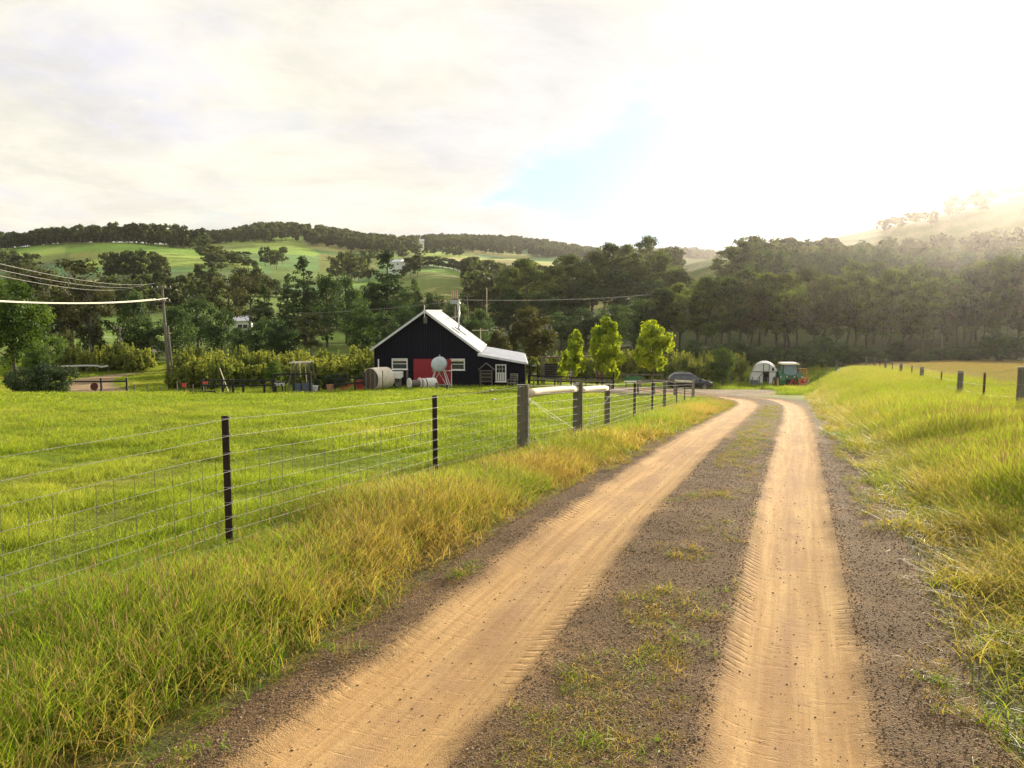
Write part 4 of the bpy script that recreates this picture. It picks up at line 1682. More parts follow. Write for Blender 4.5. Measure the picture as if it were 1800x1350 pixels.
    fin.tube([(0, -.36, ap.z - O.z + .30), (0, -.36, ap.z - O.z + .36), (0, -.36, ap.z - O.z + .46)], [.05, .05, .005], 8)
    fin.build('finial', M['white_paint'], b)
    ow = T(748, 563)
    mb = MB()
    mb.box((ow.x - O.x, -.14, ow.z - O.z), (.28, .24, .50))
    ob = mb.build('vent_box', M['wood_grey'], b)
    MB().prism([(-.2, .22), (.2, .22), (0, .38)], 1, -.3, .0).build('vent_hood', M['wood_grey'], ob).location = (ow.x - O.x, 0, ow.z - O.z)

    # windows
    def window(px0, py0, px1, py1, off, panes=None, name='window'):
        p0, p1 = T(px0, py1), T(px1, py0)
        x0, x1, z0, z1 = p0.x - O.x, p1.x - O.x, p0.z - O.z, p1.z - O.z
        fw = .085
        mb = MB()
        y0, y1 = off - .06, off + .01
        yc, yd = (y0 + y1) / 2, y1 - y0
        mb.box(((x0 + x1) / 2, yc, z1 - fw / 2), (x1 - x0, yd, fw))
        mb.box(((x0 + x1) / 2, yc, z0 + fw / 2), (x1 - x0, yd, fw))
        mb.box((x0 + fw / 2, yc, (z0 + z1) / 2), (fw, yd - .004, z1 - z0 - 2 * fw))
        mb.box((x1 - fw / 2, yc, (z0 + z1) / 2), (fw, yd - .004, z1 - z0 - 2 * fw))
        win = mb.build(name, M['white_paint'], b)
        MB().box(((x0 + x1) / 2, off - .075, z0 - .02), (x1 - x0 + .10, .14, .045)).build('sill', M['white_paint'], win)
        gx0, gx1, gz0, gz1 = x0 + fw, x1 - fw, z0 + fw, z1 - fw
        if panes is None:
            zc = (gz0 + gz1) / 2 + .02
            MB().box(((gx0 + gx1) / 2, off - .028, zc), (gx1 - gx0, .03, .045)).build('meeting_rail', M['white_paint'], win)
            MB().box(((gx0 + gx1) / 2, off - .012, (gz0 + zc) / 2 - .01), (gx1 - gx0, .012, zc - gz0 - .025)).build('pane', M['glass_dark'], win)
            MB().box(((gx0 + gx1) / 2, off - .008, (gz1 + zc) / 2 + .01), (gx1 - gx0, .012, gz1 - zc - .025)).build('pane', M['glass_dark'], win)
            MB().box(((gx0 + gx1) / 2, off - .018, gz1 - .07), (gx1 - gx0 - .02, .01, .13)).build('blind', M['cream'], win)
        else:
            nx, nz = panes
            zc = gz0 + (gz1 - gz0) * .5
            MB().box(((gx0 + gx1) / 2, off - .028, zc), (gx1 - gx0, .03, .05)).build('meeting_rail', M['white_paint'], win)
            for q in range(nx):
                for r_ in range(nz):
                    cx0 = gx0 + (gx1 - gx0) * q / nx
                    cz0 = zc + .03 + (gz1 - zc - .03) * r_ / nz
                    ww, hh = (gx1 - gx0) / nx - .03, (gz1 - zc - .03) / nz - .03
                    MB().box((cx0 + ww / 2 + .015, off - .012, cz0 + hh / 2 + .015), (ww, .012, hh)).build('pane', M['glass_dark'], win)
            MB().box(((gx0 + gx1) / 2, off - .004, (zc + gz1) / 2), (gx1 - gx0, .008, gz1 - zc)).build('glazing_bars', M['white_paint'], win)
            MB().box(((gx0 + gx1) / 2, off - .012, (zc + gz0) / 2), (gx1 - gx0, .012, zc - gz0 - .05)).build('frosted_pane', M['film'], win)
        return win
    window(689, 630, 716.5, 649.5, -.02)
    window(790.5, 630.5, 817, 650.5, -.02)
    window(871, 640.5, 890, 671, .02, (3, 2), 'window')
    d0, d1 = T(727.5, 675), T(761, 631)
    d2 = T(793, 631)
    for a_, c_ in ((d0.x, (d0.x + d2.x) / 2 - .01), ((d0.x + d2.x) / 2 + .01, d2.x)):
        dr = MB().box(((a_ + c_) / 2 - O.x, -.06, (d0.z + d1.z) / 2 - O.z), (c_ - a_, .07, d1.z - d0.z)).build('door', M['red_door'], b)
        for zq in (.12, .5, .88):
            MB().box(((a_ + c_) / 2 - O.x, -.102, d0.z + (d1.z - d0.z) * zq - O.z), (c_ - a_ - .06, .02, .12)).build('door_rail', M['red_door'], dr)
    MB().box(((d0.x + d2.x) / 2 - O.x, -.32, d0.z - O.z - .10), (d2.x - d0.x + .25, .62, .2)).build('doorstep', M['concrete'], b)
    vp = T(665.5, 639)
    MB().box((vp.x - O.x, -.05, vp.z - O.z), (.10, .09, .75)).build('vent_cover', M['white_paint'], b)
    # stove flue
    yy = BY + 6.5
    ft = P(806.5, 530, yy)
    fx = ft.x
    zr = ap.z - (fx - ap.x) * sl_r
    mb = MB()
    mb.tube([(fx - O.x, yy - BY, zr - O.z - .2), (fx - O.x, yy - BY, ft.z - O.z - .35)], .078, 12)
    fl = mb.build('flue', M['flue'], b, smooth=True)
    MB().tube([(fx - O.x, yy - BY, ft.z - O.z - .36), (fx - O.x, yy - BY, ft.z - O.z - .30), (fx - O.x, yy - BY, ft.z - O.z - .12), (fx - O.x, yy - BY, ft.z - O.z)], [.08, .14, .14, .06], 12).build('cowl', M['flue'], fl, smooth=True)
    MB().tube([(fx - O.x, yy - BY, zr - O.z - .02), (fx - O.x, yy - BY, zr - O.z + .22)], [.24, .12], 12, cap=False).build('flashing', M['galv'], fl)
    q = fx - 1.25
    MB().tube([(fx - O.x, yy - BY, zr - O.z + 1.25), (q - O.x, yy - BY - .2, ap.z - (q - ap.x) * sl_r - O.z + .03)], .022, 6).build('stay', M['galv'], fl)
    return gz


BARN_Z = barn()


# ------------------------------------------------------------------ things in front of the barn
def at(px, y, dz=0.0):
    p = on(px, y)
    p.z += dz
    return p


def fuel_tank():
    y = 61.5
    p = on(773, y)
    c = P(773, 639.5, y)
    r_ = 12.6 / 1350 * y
    hz = c.z - p.z
    t = empty('fuel_tank', p, 'round pale grey fuel tank raised on splayed legs before red barn door', 'fuel tank')
    m = Matrix.Translation((0, 0, hz)) @ Matrix.Rotation(R(90), 4, 'X')
    mb = MB()
    mb.lathe([(0, 1.0), (r_ * .6, .985), (r_ * .95, .92), (r_, .84), (r_, -.62), (r_ * .97, -.68), (r_ * .9, -.71), (r_ * .6, -.755), (0, -.77)], 28, m @ Matrix.Translation((0, 0, .15)))
    body = mb.build('tank', M['tank'], t, smooth=True)
    MB().lathe([(r_ + .012, .80), (r_ + .03, .795), (r_ + .03, .765), (r_ + .012, .76)], 28, m @ Matrix.Translation((0, 0, -.15))).build('rim', M['white_paint'], body, smooth=True)
    MB().tube([(0, .1, hz + r_ - .02), (0, .1, hz + r_ + .16)], .05, 10).build('filler_cap', M['galv'], body)
    for sx in (-1, 1):
        for yy, leg_y in ((-.35, -.55), (.75, .95)):
            MB().tube([(sx * r_ * .55, yy, hz - r_ * .75), (sx * .80, leg_y, -.05)], .035, 8).build('leg', M['white_paint'], t)
    MB().tube([(-.1, -.35, hz - r_ * .95), (.72, -.55, .05)], .022, 6).build('brace', M['white_paint'], t)
    MB().tube([(.1, -.35, hz - r_ * .95), (-.72, -.55, .05)], .022, 6).build('brace', M['white_paint'], t)
    # ladder frame at the right
    o = MB()
    o.tube([(.98, -.3, -.05), (.98, -.3, hz - .02)], .03, 7)
    o.tube([(.98, -.3, hz - r_ * .95), (-.6, -.3, hz - r_ * .95)], .022, 6)
    o.build('side_rail', M['white_paint'], t)
    MB().tube([(.98, -.3, hz - .05), (.9, -.36, hz + .08), (.8, -.38, hz - .1)], .03, 7).build('hose', M['dark_plastic'], t)


fuel_tank()


def drum(name, p, L, r_, rz, label, mat_side, end='planks', tilt=0.0):
    t = empty(name, p, label, 'drum', rz=rz)
    m = Matrix.Translation((0, 0, r_)) @ Matrix.Rotation(R(90), 4, 'Y')
    rs = random.Random(5)
    mb = MB()
    prof = [(r_ * .955, -L / 2 + .03), (r_, -L / 2), (r_ * 1.005, -L / 2 + .1), (r_ * 1.03, 0), (r_ * .99, L / 2 - .1), (r_ * .95, L / 2), (r_ * .4, L / 2 + .02), (0, L / 2 + .02)]
    mb.lathe(prof, 30, m)
    mb.build('side', mat_side, t, smooth=True)
    # plank end
    w_ = 2 * r_ * .955 / 7
    for k in range(7):
        x0, x1 = -r_ * .955 + k * w_, -r_ * .955 + (k + 1) * w_ - .03
        c = (x0 + x1) / 2
        ring = []
        for q in range(6):
            xx = x0 + (x1 - x0) * q / 5
            ring.append((xx, math.sqrt(max(0, (r_ * .955) ** 2 - xx * xx))))
        poly = ring + [(a, -b) for a, b in ring[::-1]]
        d0 = -L / 2 + rs.uniform(-.07, .02)
        poly3 = [(a, b + r_) for a, b in poly]
        MB().prism(poly3, 0, d0, -L / 2 + .10).build('plank', M[('wood_weathered', 'wood_grey', 'wood_weathered', 'wood_brown', 'wood_weathered', 'wood_grey', 'wood_weathered')[k]], t)
    return t


bp = P(663, 705, 60.0)
drum('cable_drum', at(666, 58.8), 1.9, 19.6 / 1350 * 58.8, R(57), 'big cream drum on its side with weathered plank end, near the red slide', M['cream'])


def small_drums():
    y = 58.6
    p = at(729, y)
    t = empty('cable_reel', p, 'small empty cable reel with cream flanges lying between drum and barrel', 'cable reel', rz=R(30))
    r_ = .44
    m = Matrix.Translation((0, 0, r_)) @ Matrix.Rotation(R(90), 4, 'Y')
    MB().lathe([(.27, -.42), (.27, .36)], 20, m).build('core', M['wood_grey'], t, smooth=True)
    for x in (-.47, .38):
        MB().lathe([(.05, x), (r_, x), (r_, x + .075), (.05, x + .075)], 24, m).build('flange', M['pot_white'], t)
    p = at(752, 58.9)
    t = empty('barrel', p, 'cream barrel lying on its side at the end of the drums', 'barrel', rz=R(38))
    r_ = .42
    m = Matrix.Translation((0, 0, r_)) @ Matrix.Rotation(R(90), 4, 'Y')
    MB().lathe([(r_ * .92, -.5), (r_, -.47), (r_ * 1.03, -.2), (r_ * 1.02, .3), (r_ * .98, .62), (r_ * .9, .66), (0, .67)], 26, m).build('body', M['pot_white'], t, smooth=True)
    MB().lathe([(0, -.44), (r_ * .84, -.45), (r_ * .9, -.46)], 26, m).build('head', M['cream'], t, smooth=True)
    MB().lathe([(r_ * 1.035, -.34), (r_ * 1.045, -.33), (r_ * 1.05, -.27), (r_ * 1.04, -.26)], 26, m).build('hoop', M['wood_dark'], t)
    # white box on legs: old sorting table with wheel
    p = at(694, 59.6)
    t = empty('work_stand', p, 'white topped stand on dark legs behind the big drum', 'stand')
    MB().box((0, 0, 1.12), (1.25, .8, .42)).build('top', M['pot_white'], t)
    MB().box((.32, -.42, .92), (.55, .03, .14)).build('apron', M['pot_white'], t)
    for x in (-.5, .45):
        for yy in (-.3, .3):
            MB().box((x, yy, .45), (.12, .12, .96)).build('leg', M['wood_grey'], t)
    MB().beam((-.5, -.38, .1), (.45, -.38, .85), .05, .06).build('brace', M['wood_grey'], t)
    m2 = Matrix.Translation((.15, .5, .33)) @ Matrix.Rotation(R(90), 4, 'X')
    w_ = MB().lathe([(.20, -.08), (.30, -.09), (.34, -.05), (.34, .05), (.30, .09), (.20, .08)], 22, m2).build('wheel', M['tyre'], t, smooth=True)
    MB().lathe([(.03, -.05), (.2, -.06), (.2, .06), (.03, .05)], 16, m2).build('rim', M['galv'], w_)
    # posts round the pen
    for i, (px, py, y, h, r_, mat, lab) in enumerate([
            (716, 0, 60.8, 1.35, .085, 'wood_grey', 'weathered post standing between white stand and red door'),
            (673, 0, 57.0, 1.50, .03, 'rust', 'thin rusty picket in front of big cream drum'),
            (768, 0, 56.5, .55, .11, 'wood_green', 'short thick stump post beside the cream barrel'),
            (777, 0, 58.0, 1.35, .025, 'wood_dark', 'thin dark stake below the fuel tank'),
            (786, 0, 56.0, .42, .10, 'wood_dark', 'low dark stump right of the cream barrel'),
            (843, 0, 59.5, 1.45, .03, 'wood_dark', 'thin dark stake left of the little gabled shelter')]):
        o = timber_post(r_, h, 8).build('stake', M[mat])
        o.location = at(px, y)
        tag(o, lab, 'post')
    # red slide
    p = at(616, 58.3)
    t = empty('slide', p, 'red plastic slide leaning against the big cream drum', 'slide')
    a, c = Vector((-.75, -.05, .05)), Vector((.75, .1, .75))
    for k, (off, w_) in enumerate(((0, .5), (-.25, .05), (.25, .05))):
        hh = .03 if k == 0 else .14
        MB().beam(a + Vector((0, off, .03 if k else 0)), c + Vector((0, off, .03 if k else 0)), w_, hh).build('chute' if k == 0 else 'side', M['red_plastic'], t)
    MB().beam((.7, .1, 0), (.7, .1, .72), .5, .05).build('support', M['red_plastic'], t)


small_drums()


def shelter_and_chair():
    y = 63.3
    p = P(855, 671, y)
    t = empty('bird_shelter', Vector((p.x, y, tz(p.x, y))), 'small gabled timber shelter standing against the lean-to wall', 'shelter')
    z0 = p.z - t.location.z
    w_, h_ = .46, .95
    for x in (-w_, w_):
        MB().box((x, 0, (z0 + h_) / 2), (.07, .07, z0 + h_ + .1)).build('post', M['wood_grey'], t)
    for zq in (.02, .38, .66, .92):
        MB().box((0, 0, z0 + zq), (2 * w_ - .07, .06, .07)).build('rail', M['wood_grey'], t)
    MB().box((0, .12, z0 + .45), (2 * w_ - .08, .03, .9)).build('back_board', M['wood_dark'], t)
    for sx in (-1, 1):
        MB().beam((0, 0, z0 + 1.55), (sx * .68, 0, z0 + .98), .50, .06).build('roof_slope', M['wood_grey'], t)
    p = at(901, 62.4)
    t = empty('garden_chair', p, 'weathered grey timber garden armchair by the lean-to corner', 'chair', rz=R(-25))
    for x in (-.3, .3):
        for yy, h_ in ((-.28, .66), (.28, 1.15)):
            MB().box((x, yy, h_ / 2), (.07, .07, h_)).build('leg', M['wood_grey'], t)
        MB().box((x, 0, .68), (.10, .72, .04)).build('armrest', M['wood_grey'], t)
    MB().box((0, 0, .42), (.54, .56, .05)).build('seat', M['wood_grey'], t)
    for zq in (.62, .80, .98, 1.12):
        MB().box((0, .29, zq), (.53, .03, .11)).build('back_slat', M['wood_grey'], t)


shelter_and_chair()


# ------------------------------------------------------------------ timber pens left of the barn
def rail_fence(name, label, nodes, h, rails, mat, rail_h=.11, post_w=.12, cat='fence', y_off=-.07, tops=None):
    ps = [on(px, y) for px, y in nodes]
    root = ps[0].copy()
    f = empty(name, root, label, cat)
    for p in ps:
        MB().box((p.x - root.x, p.y - root.y, p.z - root.z + h / 2 - .1), (post_w, post_w, h + .2)).build('post', M[mat], f)
    for a, c in zip(ps[:-1], ps[1:]):
        for q in rails:
            A = a - root + Vector((0, y_off, h * q))
            C = c - root + Vector((0, y_off, h * q))
            MB().beam(A, C, .04, rail_h).build('rail', M[mat], f)
    return f


def left_pens():
    rail_fence('timber_fence', 'dark post and rail pen fence along the paddock edge left of barn', [(357, 54.6), (392, 54.2), (410, 53.9), (428, 53.8), (465, 53.4), (481, 53.2)], 1.12, (.93, .62), 'wood_dark')
    rail_fence('timber_fence', 'tall dark gate section above the grey water trough', [(483, 54.2), (517, 54.6), (545, 55.0)], 1.5, (.97,), 'wood_dark')
    rail_fence('timber_fence', 'short dark rail fence right of the trough by red slide', [(589, 57.5), (624, 57.2), (642, 58.6), (660, 61.0)], 1.02, (.95, .60), 'wood_dark')
    rail_fence('timber_fence', 'low dark sleeper rail at the left end of the pens', [(336, 52.6), (357, 52.7), (377, 52.8)], .35, (.8,), 'wood_dark')
    # wire infill and thin pickets of the pen
    for px, y, h_, lab_ in ((405, 54, 1.1, 'thin dark steel stake beside the third pen post'), (372, 55, .95, 'short thin steel stake beside the red plate'), (530, 55.2, 1.25, 'taller thin steel stake in front of the water trough'), (502, 54, .95, 'thin steel stake right of the black and white boxes')):
        o = steel_post(h_).build('stake', M['wood_dark'])
        o.location = on(px, y)
        tag(o, lab_, 'post')
    # trough
    p = on(532, 55.6)
    t = empty('water_trough', p, 'grey metal water trough inside the dark pen', 'trough')
    MB().box((0, .35, .36), (1.25, .04, .72)).build('side', M['blue_bin'], t)
    MB().box((0, -.35, .36), (1.25, .04, .72)).build('side', M['blue_bin'], t)
    for x in (-.62, .62):
        MB().box((x, 0, .36), (.04, .66, .72)).build('end', M['blue_bin'], t)
    MB().box((0, 0, .30), (1.18, .64, .04)).build('bottom', M['blue_bin'], t)
    # hives of black and white boxes
    for px, lab in ((487, 'left black and white lidded box hanging on pen rail'), (498, 'right black and white lidded box hanging on pen rail')):
        t = empty('nest_box', on(px, 54.4), lab, 'box')
        MB().box((0, -.2, .78), (.36, .3, .24)).build('body', M['pot_white'], t)
        MB().box((0, -.2, .94), (.42, .36, .06)).build('lid', M['dark_plastic'], t)
        MB().box((0, -.36, .74), (.14, .03, .10)).build('opening', M['dark_plastic'], t)
        MB().box((0, -.2, .33), (.08, .08, .66)).build('leg', M['wood_dark'], t)
    # swing frame
    p = on(533, 64)
    t = empty('play_frame', p, 'weathered timber climbing frame behind the pens', 'play frame')
    for x0, x1 in ((-.95, -.62), (.95, .62)):
        for yy in (-.7, .7):
            MB().beam((x0 * 1.15, yy * 1.3, -.05), (x1, yy * .7, 2.35), .09, .09).build('leg', M['wood_grey'], t)
    for yy in (-.5, .5):
        MB().beam((-.98, yy, 2.38), (.8, yy, 2.42), .10, .09).build('beam', M['cream'], t)
    for x in np.linspace(-.5, .5, 4):
        MB().beam((x, -.52, 2.3), (x, .52, 2.3), .06, .06).build('rung', M['wood_grey'], t)
    for x in (-.25, .2):
        MB().tube([(x, 0, 2.3), (x + .12, 0, .7)], .035, 6).build('climbing_pole', M['cream'], t)
    # pots with shrubs
    for px, y, r_, h_, mat, lab in ((554, 56.5, .24, .55, 'pot_white', 'white pot with a leafy plant beside the trough'), (580, 58, .26, .55, 'terracotta', 'pink clay pot beside the dark green bush')):
        t = empty('plant_pot', on(px, y), lab, 'pot')
        MB().lathe([(0, 0), (r_ * .7, 0), (r_, h_), (r_ * 1.06, h_), (r_ * 1.06, h_ - .05), (r_ * .9, h_ - .06), (0, h_ - .07)], 16).build('pot', M[mat], t, smooth=False)
    # small stump posts behind
    for px, y, lab in ((607, 63, 'pale stump in the grass left of barn, nearer the pot'), (627, 64, 'pale stump in the grass left of barn, nearer the barn wall')):
        o = timber_post(.13, .55, 9).build('stump', M['wood_grey'])
        o.location = on(px, y)
        tag(o, lab, 'stump')
    # red markers
    for px, y, h_, w_, hh, lab in ((325, 60, .95, .34, .32, 'red square marker on a stake left of the pens'), (362, 54.5, .98, .34, .16, 'small red plate on the first pen post')):
        t = empty('marker_sign', on(px, y), lab, 'sign')
        MB().box((0, 0, h_ / 2), (.05, .05, h_)).build('stake', M['wood_dark'], t)
        MB().box((0, -.09, h_ - hh / 2), (w_, .02, hh)).build('plate', M['sign_red'], t)
    # rail gate with a rusty disc on the left
    rail_fence('rail_gate', 'dark single rail barrier across farm road on the far left', [(112, 57.0), (179, 56.4), (224, 56.0)], 1.25, (.80,), 'wood_dark')
    t = empty('round_sign', on(168, 56.0), 'rusty round disc leaning below the rail barrier', 'disc')
    m = Matrix.Translation((0, -.12, .62)) @ Matrix.Rotation(R(80), 4, 'X')
    MB().lathe([(0, .03), (.27, .03), (.29, .0), (.27, -.03), (0, -.03)], 24, m).build('disc', M['rust'], t)
    MB().box((0, 0, .3), (.05, .05, .7)).build('stake', M['wood_dark'], t)
    # stakes along the road edge
    for k, (px, y, h_) in enumerate(((237, 62, .9), (259, 62, .85), (282, 61, .8), (312, 60, 1.1), (340, 58, .8))):
        o = timber_post(.05, h_, 7).build('stake', M['wood_grey'])
        o.location = on(px, y)
        tag(o, f'{ORD[k]} grey stake from the rail barrier, going towards the pens', 'post', 'grey stakes along the farm road')
    # pale guard rail further back
    ps = [on(px, y) for px, y in ((103, 106), (129, 107), (152, 108), (172, 108.6), (178, 109), (191, 109.5))]
    root = ps[0].copy()
    f = empty('guard_rail', root, 'pale guard rail with a dip near its right end, beyond farm road', 'guard rail')
    for i, p in enumerate(ps):
        if i != 4:
            MB().box((p.x - root.x, p.y - root.y, p.z - root.z + .45), (.09, .09, 1.1)).build('post', M['wood_grey'], f)
    hh = [1.2, 1.2, 1.2, 1.15, .95, 1.05]
    for i in range(5):
        MB().beam(ps[i] - root + Vector((0, -.08, hh[i])), ps[i + 1] - root + Vector((0, -.08, hh[i + 1])), .05, .22).build('rail', M['white_paint'], f)
    # plank leaning in the grass
    a = on(388, 66)
    o = MB().beam((0, 0, 2.2), (.85, -.3, .0), .06, .05).build('leaning_pole', M['log'])
    o.location = a
    tag(o, 'thin pale pole leaning in front of the yellow orchard shrubs', 'pole')


left_pens()


# ------------------------------------------------------------------ garden right of the barn
def garden():
    y = 68.0
    # arbour with dark infill
    p = on(967, y)
    t = empty('garden_shed', p, 'dark boarded shelter with pale corner posts right of the lean-to', 'shelter')
    z0 = P(967, 668, y).z - p.z
    s = y / 1350
    x0, x1 = (952 - 967) * s, (983 - 967) * s
    H = z0 + 42 * s
    for x in (x0, x0 + .22, x1 - .1, x1 + .15):
        for yy in ((0,) if x in (x0, x1 + .15) else (.12,)):
            MB().box((x, yy, H / 2 - .1), (.14, .14, H)).build('post', M['wood_grey'], t)
    for yy in (1.6,):
        for x in (x0 + .1, x1):
            MB().box((x, yy, H / 2 - .1), (.14, .14, H)).build('post', M['wood_grey'], t)
    for k in range(7):
        MB().box(((x0 + x1) / 2 + .08, .22, z0 + .10 + k * .21), (x1 - x0 - .42, .035, .19)).build('board', M['wood_dark'], t)
    MB().beam((x0 - .1, 0, H - .08), (x1 + .25, 0, H - .08), .08, .14).build('beam', M['wood_brown'], t)
    for k in range(5):
        a = x0 + .3 + k * .25
        MB().beam((a, -.1, H + .02), (a + .25, 1.7, H - .12), .16, .03).build('roof_slat', M['roof_white'] if k % 2 else M['wood_dark'], t)
    # timber arch
    p = on(1034, 68.6)
    t = empty('garden_arch', p, 'brown timber garden arch with curved top behind young tree', 'arch')
    z0 = P(1034, 668, 68.6).z - p.z
    H = z0 + 1.75
    W_ = 1.28
    for x in (-W_, W_ * .62, W_):
        MB().box((x, 0, H / 2), (.18 if x > .5 and x < 1 else .12, .5 if x > .5 else .12, H + .1)).build('post', M['wood_brown'], t)
    pts = [(-W_ - .15, 0, H)] + [(-W_ + 2 * W_ * k / 8, 0, H + .38 * math.sin(math.pi * k / 8)) for k in range(1, 8)] + [(W_ + .2, 0, H - .08)]
    for a, c in zip(pts[:-1], pts[1:]):
        MB().beam(a, c, .62, .10).build('arch_segment', M['wood_brown'], t)
    for k in range(3):
        MB().box((W_ * .81 + .0, -.02 + .0 * k, z0 + .35 + k * .5), (.30, .46, .44)).build('side_panel', M['wood_brown'], t)
    # white post with tree
    o = timber_post(.10, 1.95, 9).build('white_post', M['white_paint'])
    o.location = on(1004, 67.3)
    tag(o, 'white painted post under the young tree between shelter and arch', 'post')
    rail_fence('timber_fence', 'dark two-rail garden fence in front of the arch and shelter', [(929, 66.5), (946, 66.2), (975, 65.9), (1004, 65.6), (1030, 65.3), (1058, 65.0), (1076, 64.7)], 1.0, (.95, .55), 'wood_dark')
    rail_fence('timber_fence', 'dark garden fence running back beside the brown arch', [(1078, 65.2), (1068, 68.5), (1058, 72), (1050, 76)], 1.45, (.95, .7, .45), 'wood_dark')
    rail_fence('timber_fence', 'dark braced fence panel at the lean-to corner', [(931, 68), (945, 69.5)], 1.9, (.95, .55), 'wood_dark')
    rail_fence('timber_fence', 'long grey top-rail fence along the yard in front of garden', [(938, 60.4), (985, 60.0), (1030, 59.6), (1075, 59.4)], .92, (.95,), 'wood_grey')
    rail_fence('timber_fence', 'grey top-rail fence behind the bright trees reaching the car', [(1080, 77), (1100, 77), (1130, 77.5), (1165, 78)], 1.15, (.95, .5), 'wood_grey')
    # pale bench on the lawn
    t = empty('garden_bench', on(1113, 73.5), 'small pale bench with green seat on the lawn behind fence', 'bench')
    MB().box((0, 0, .55), (1.6, .5, .09)).build('seat', M['house_white'], t)
    MB().box((0, .22, .85), (1.6, .07, .35)).build('backrest', M['tractor_green'], t)
    for x in (-.68, .68):
        MB().box((x, 0, .26), (.09, .42, .52)).build('leg', M['wood_grey'], t)
    # earth mound
    c = on(1075, 53.5)
    k = 14
    vs, fs = [(0, 0, .42)], []
    for q, (rr, z_) in enumerate(((.6, .36), (1.2, .2), (1.9, -.06))):
        for i in range(k):
            a = 6.283 * i / k
            vs.append((math.cos(a) * rr * 1.6 * (1 + .12 * random.random()), math.sin(a) * rr, z_))
    for i in range(k):
        fs.append((0, 1 + i, 1 + (i + 1) % k))
        for q in range(2):
            a, b_ = 1 + q * k + i, 1 + q * k + (i + 1) % k
            fs.append((a, a + k, b_ + k, b_))
    o = MB().add(vs, fs).build('earth_mound', M['soil'], smooth=True)
    o.location = c
    tag(o, 'low mound of brown earth beside the yard behind the log rail', 'mound')


M['soil'] = pm('soil', (.17, .125, .09), .95, .35, 3, .6, bdist=.05)
garden()


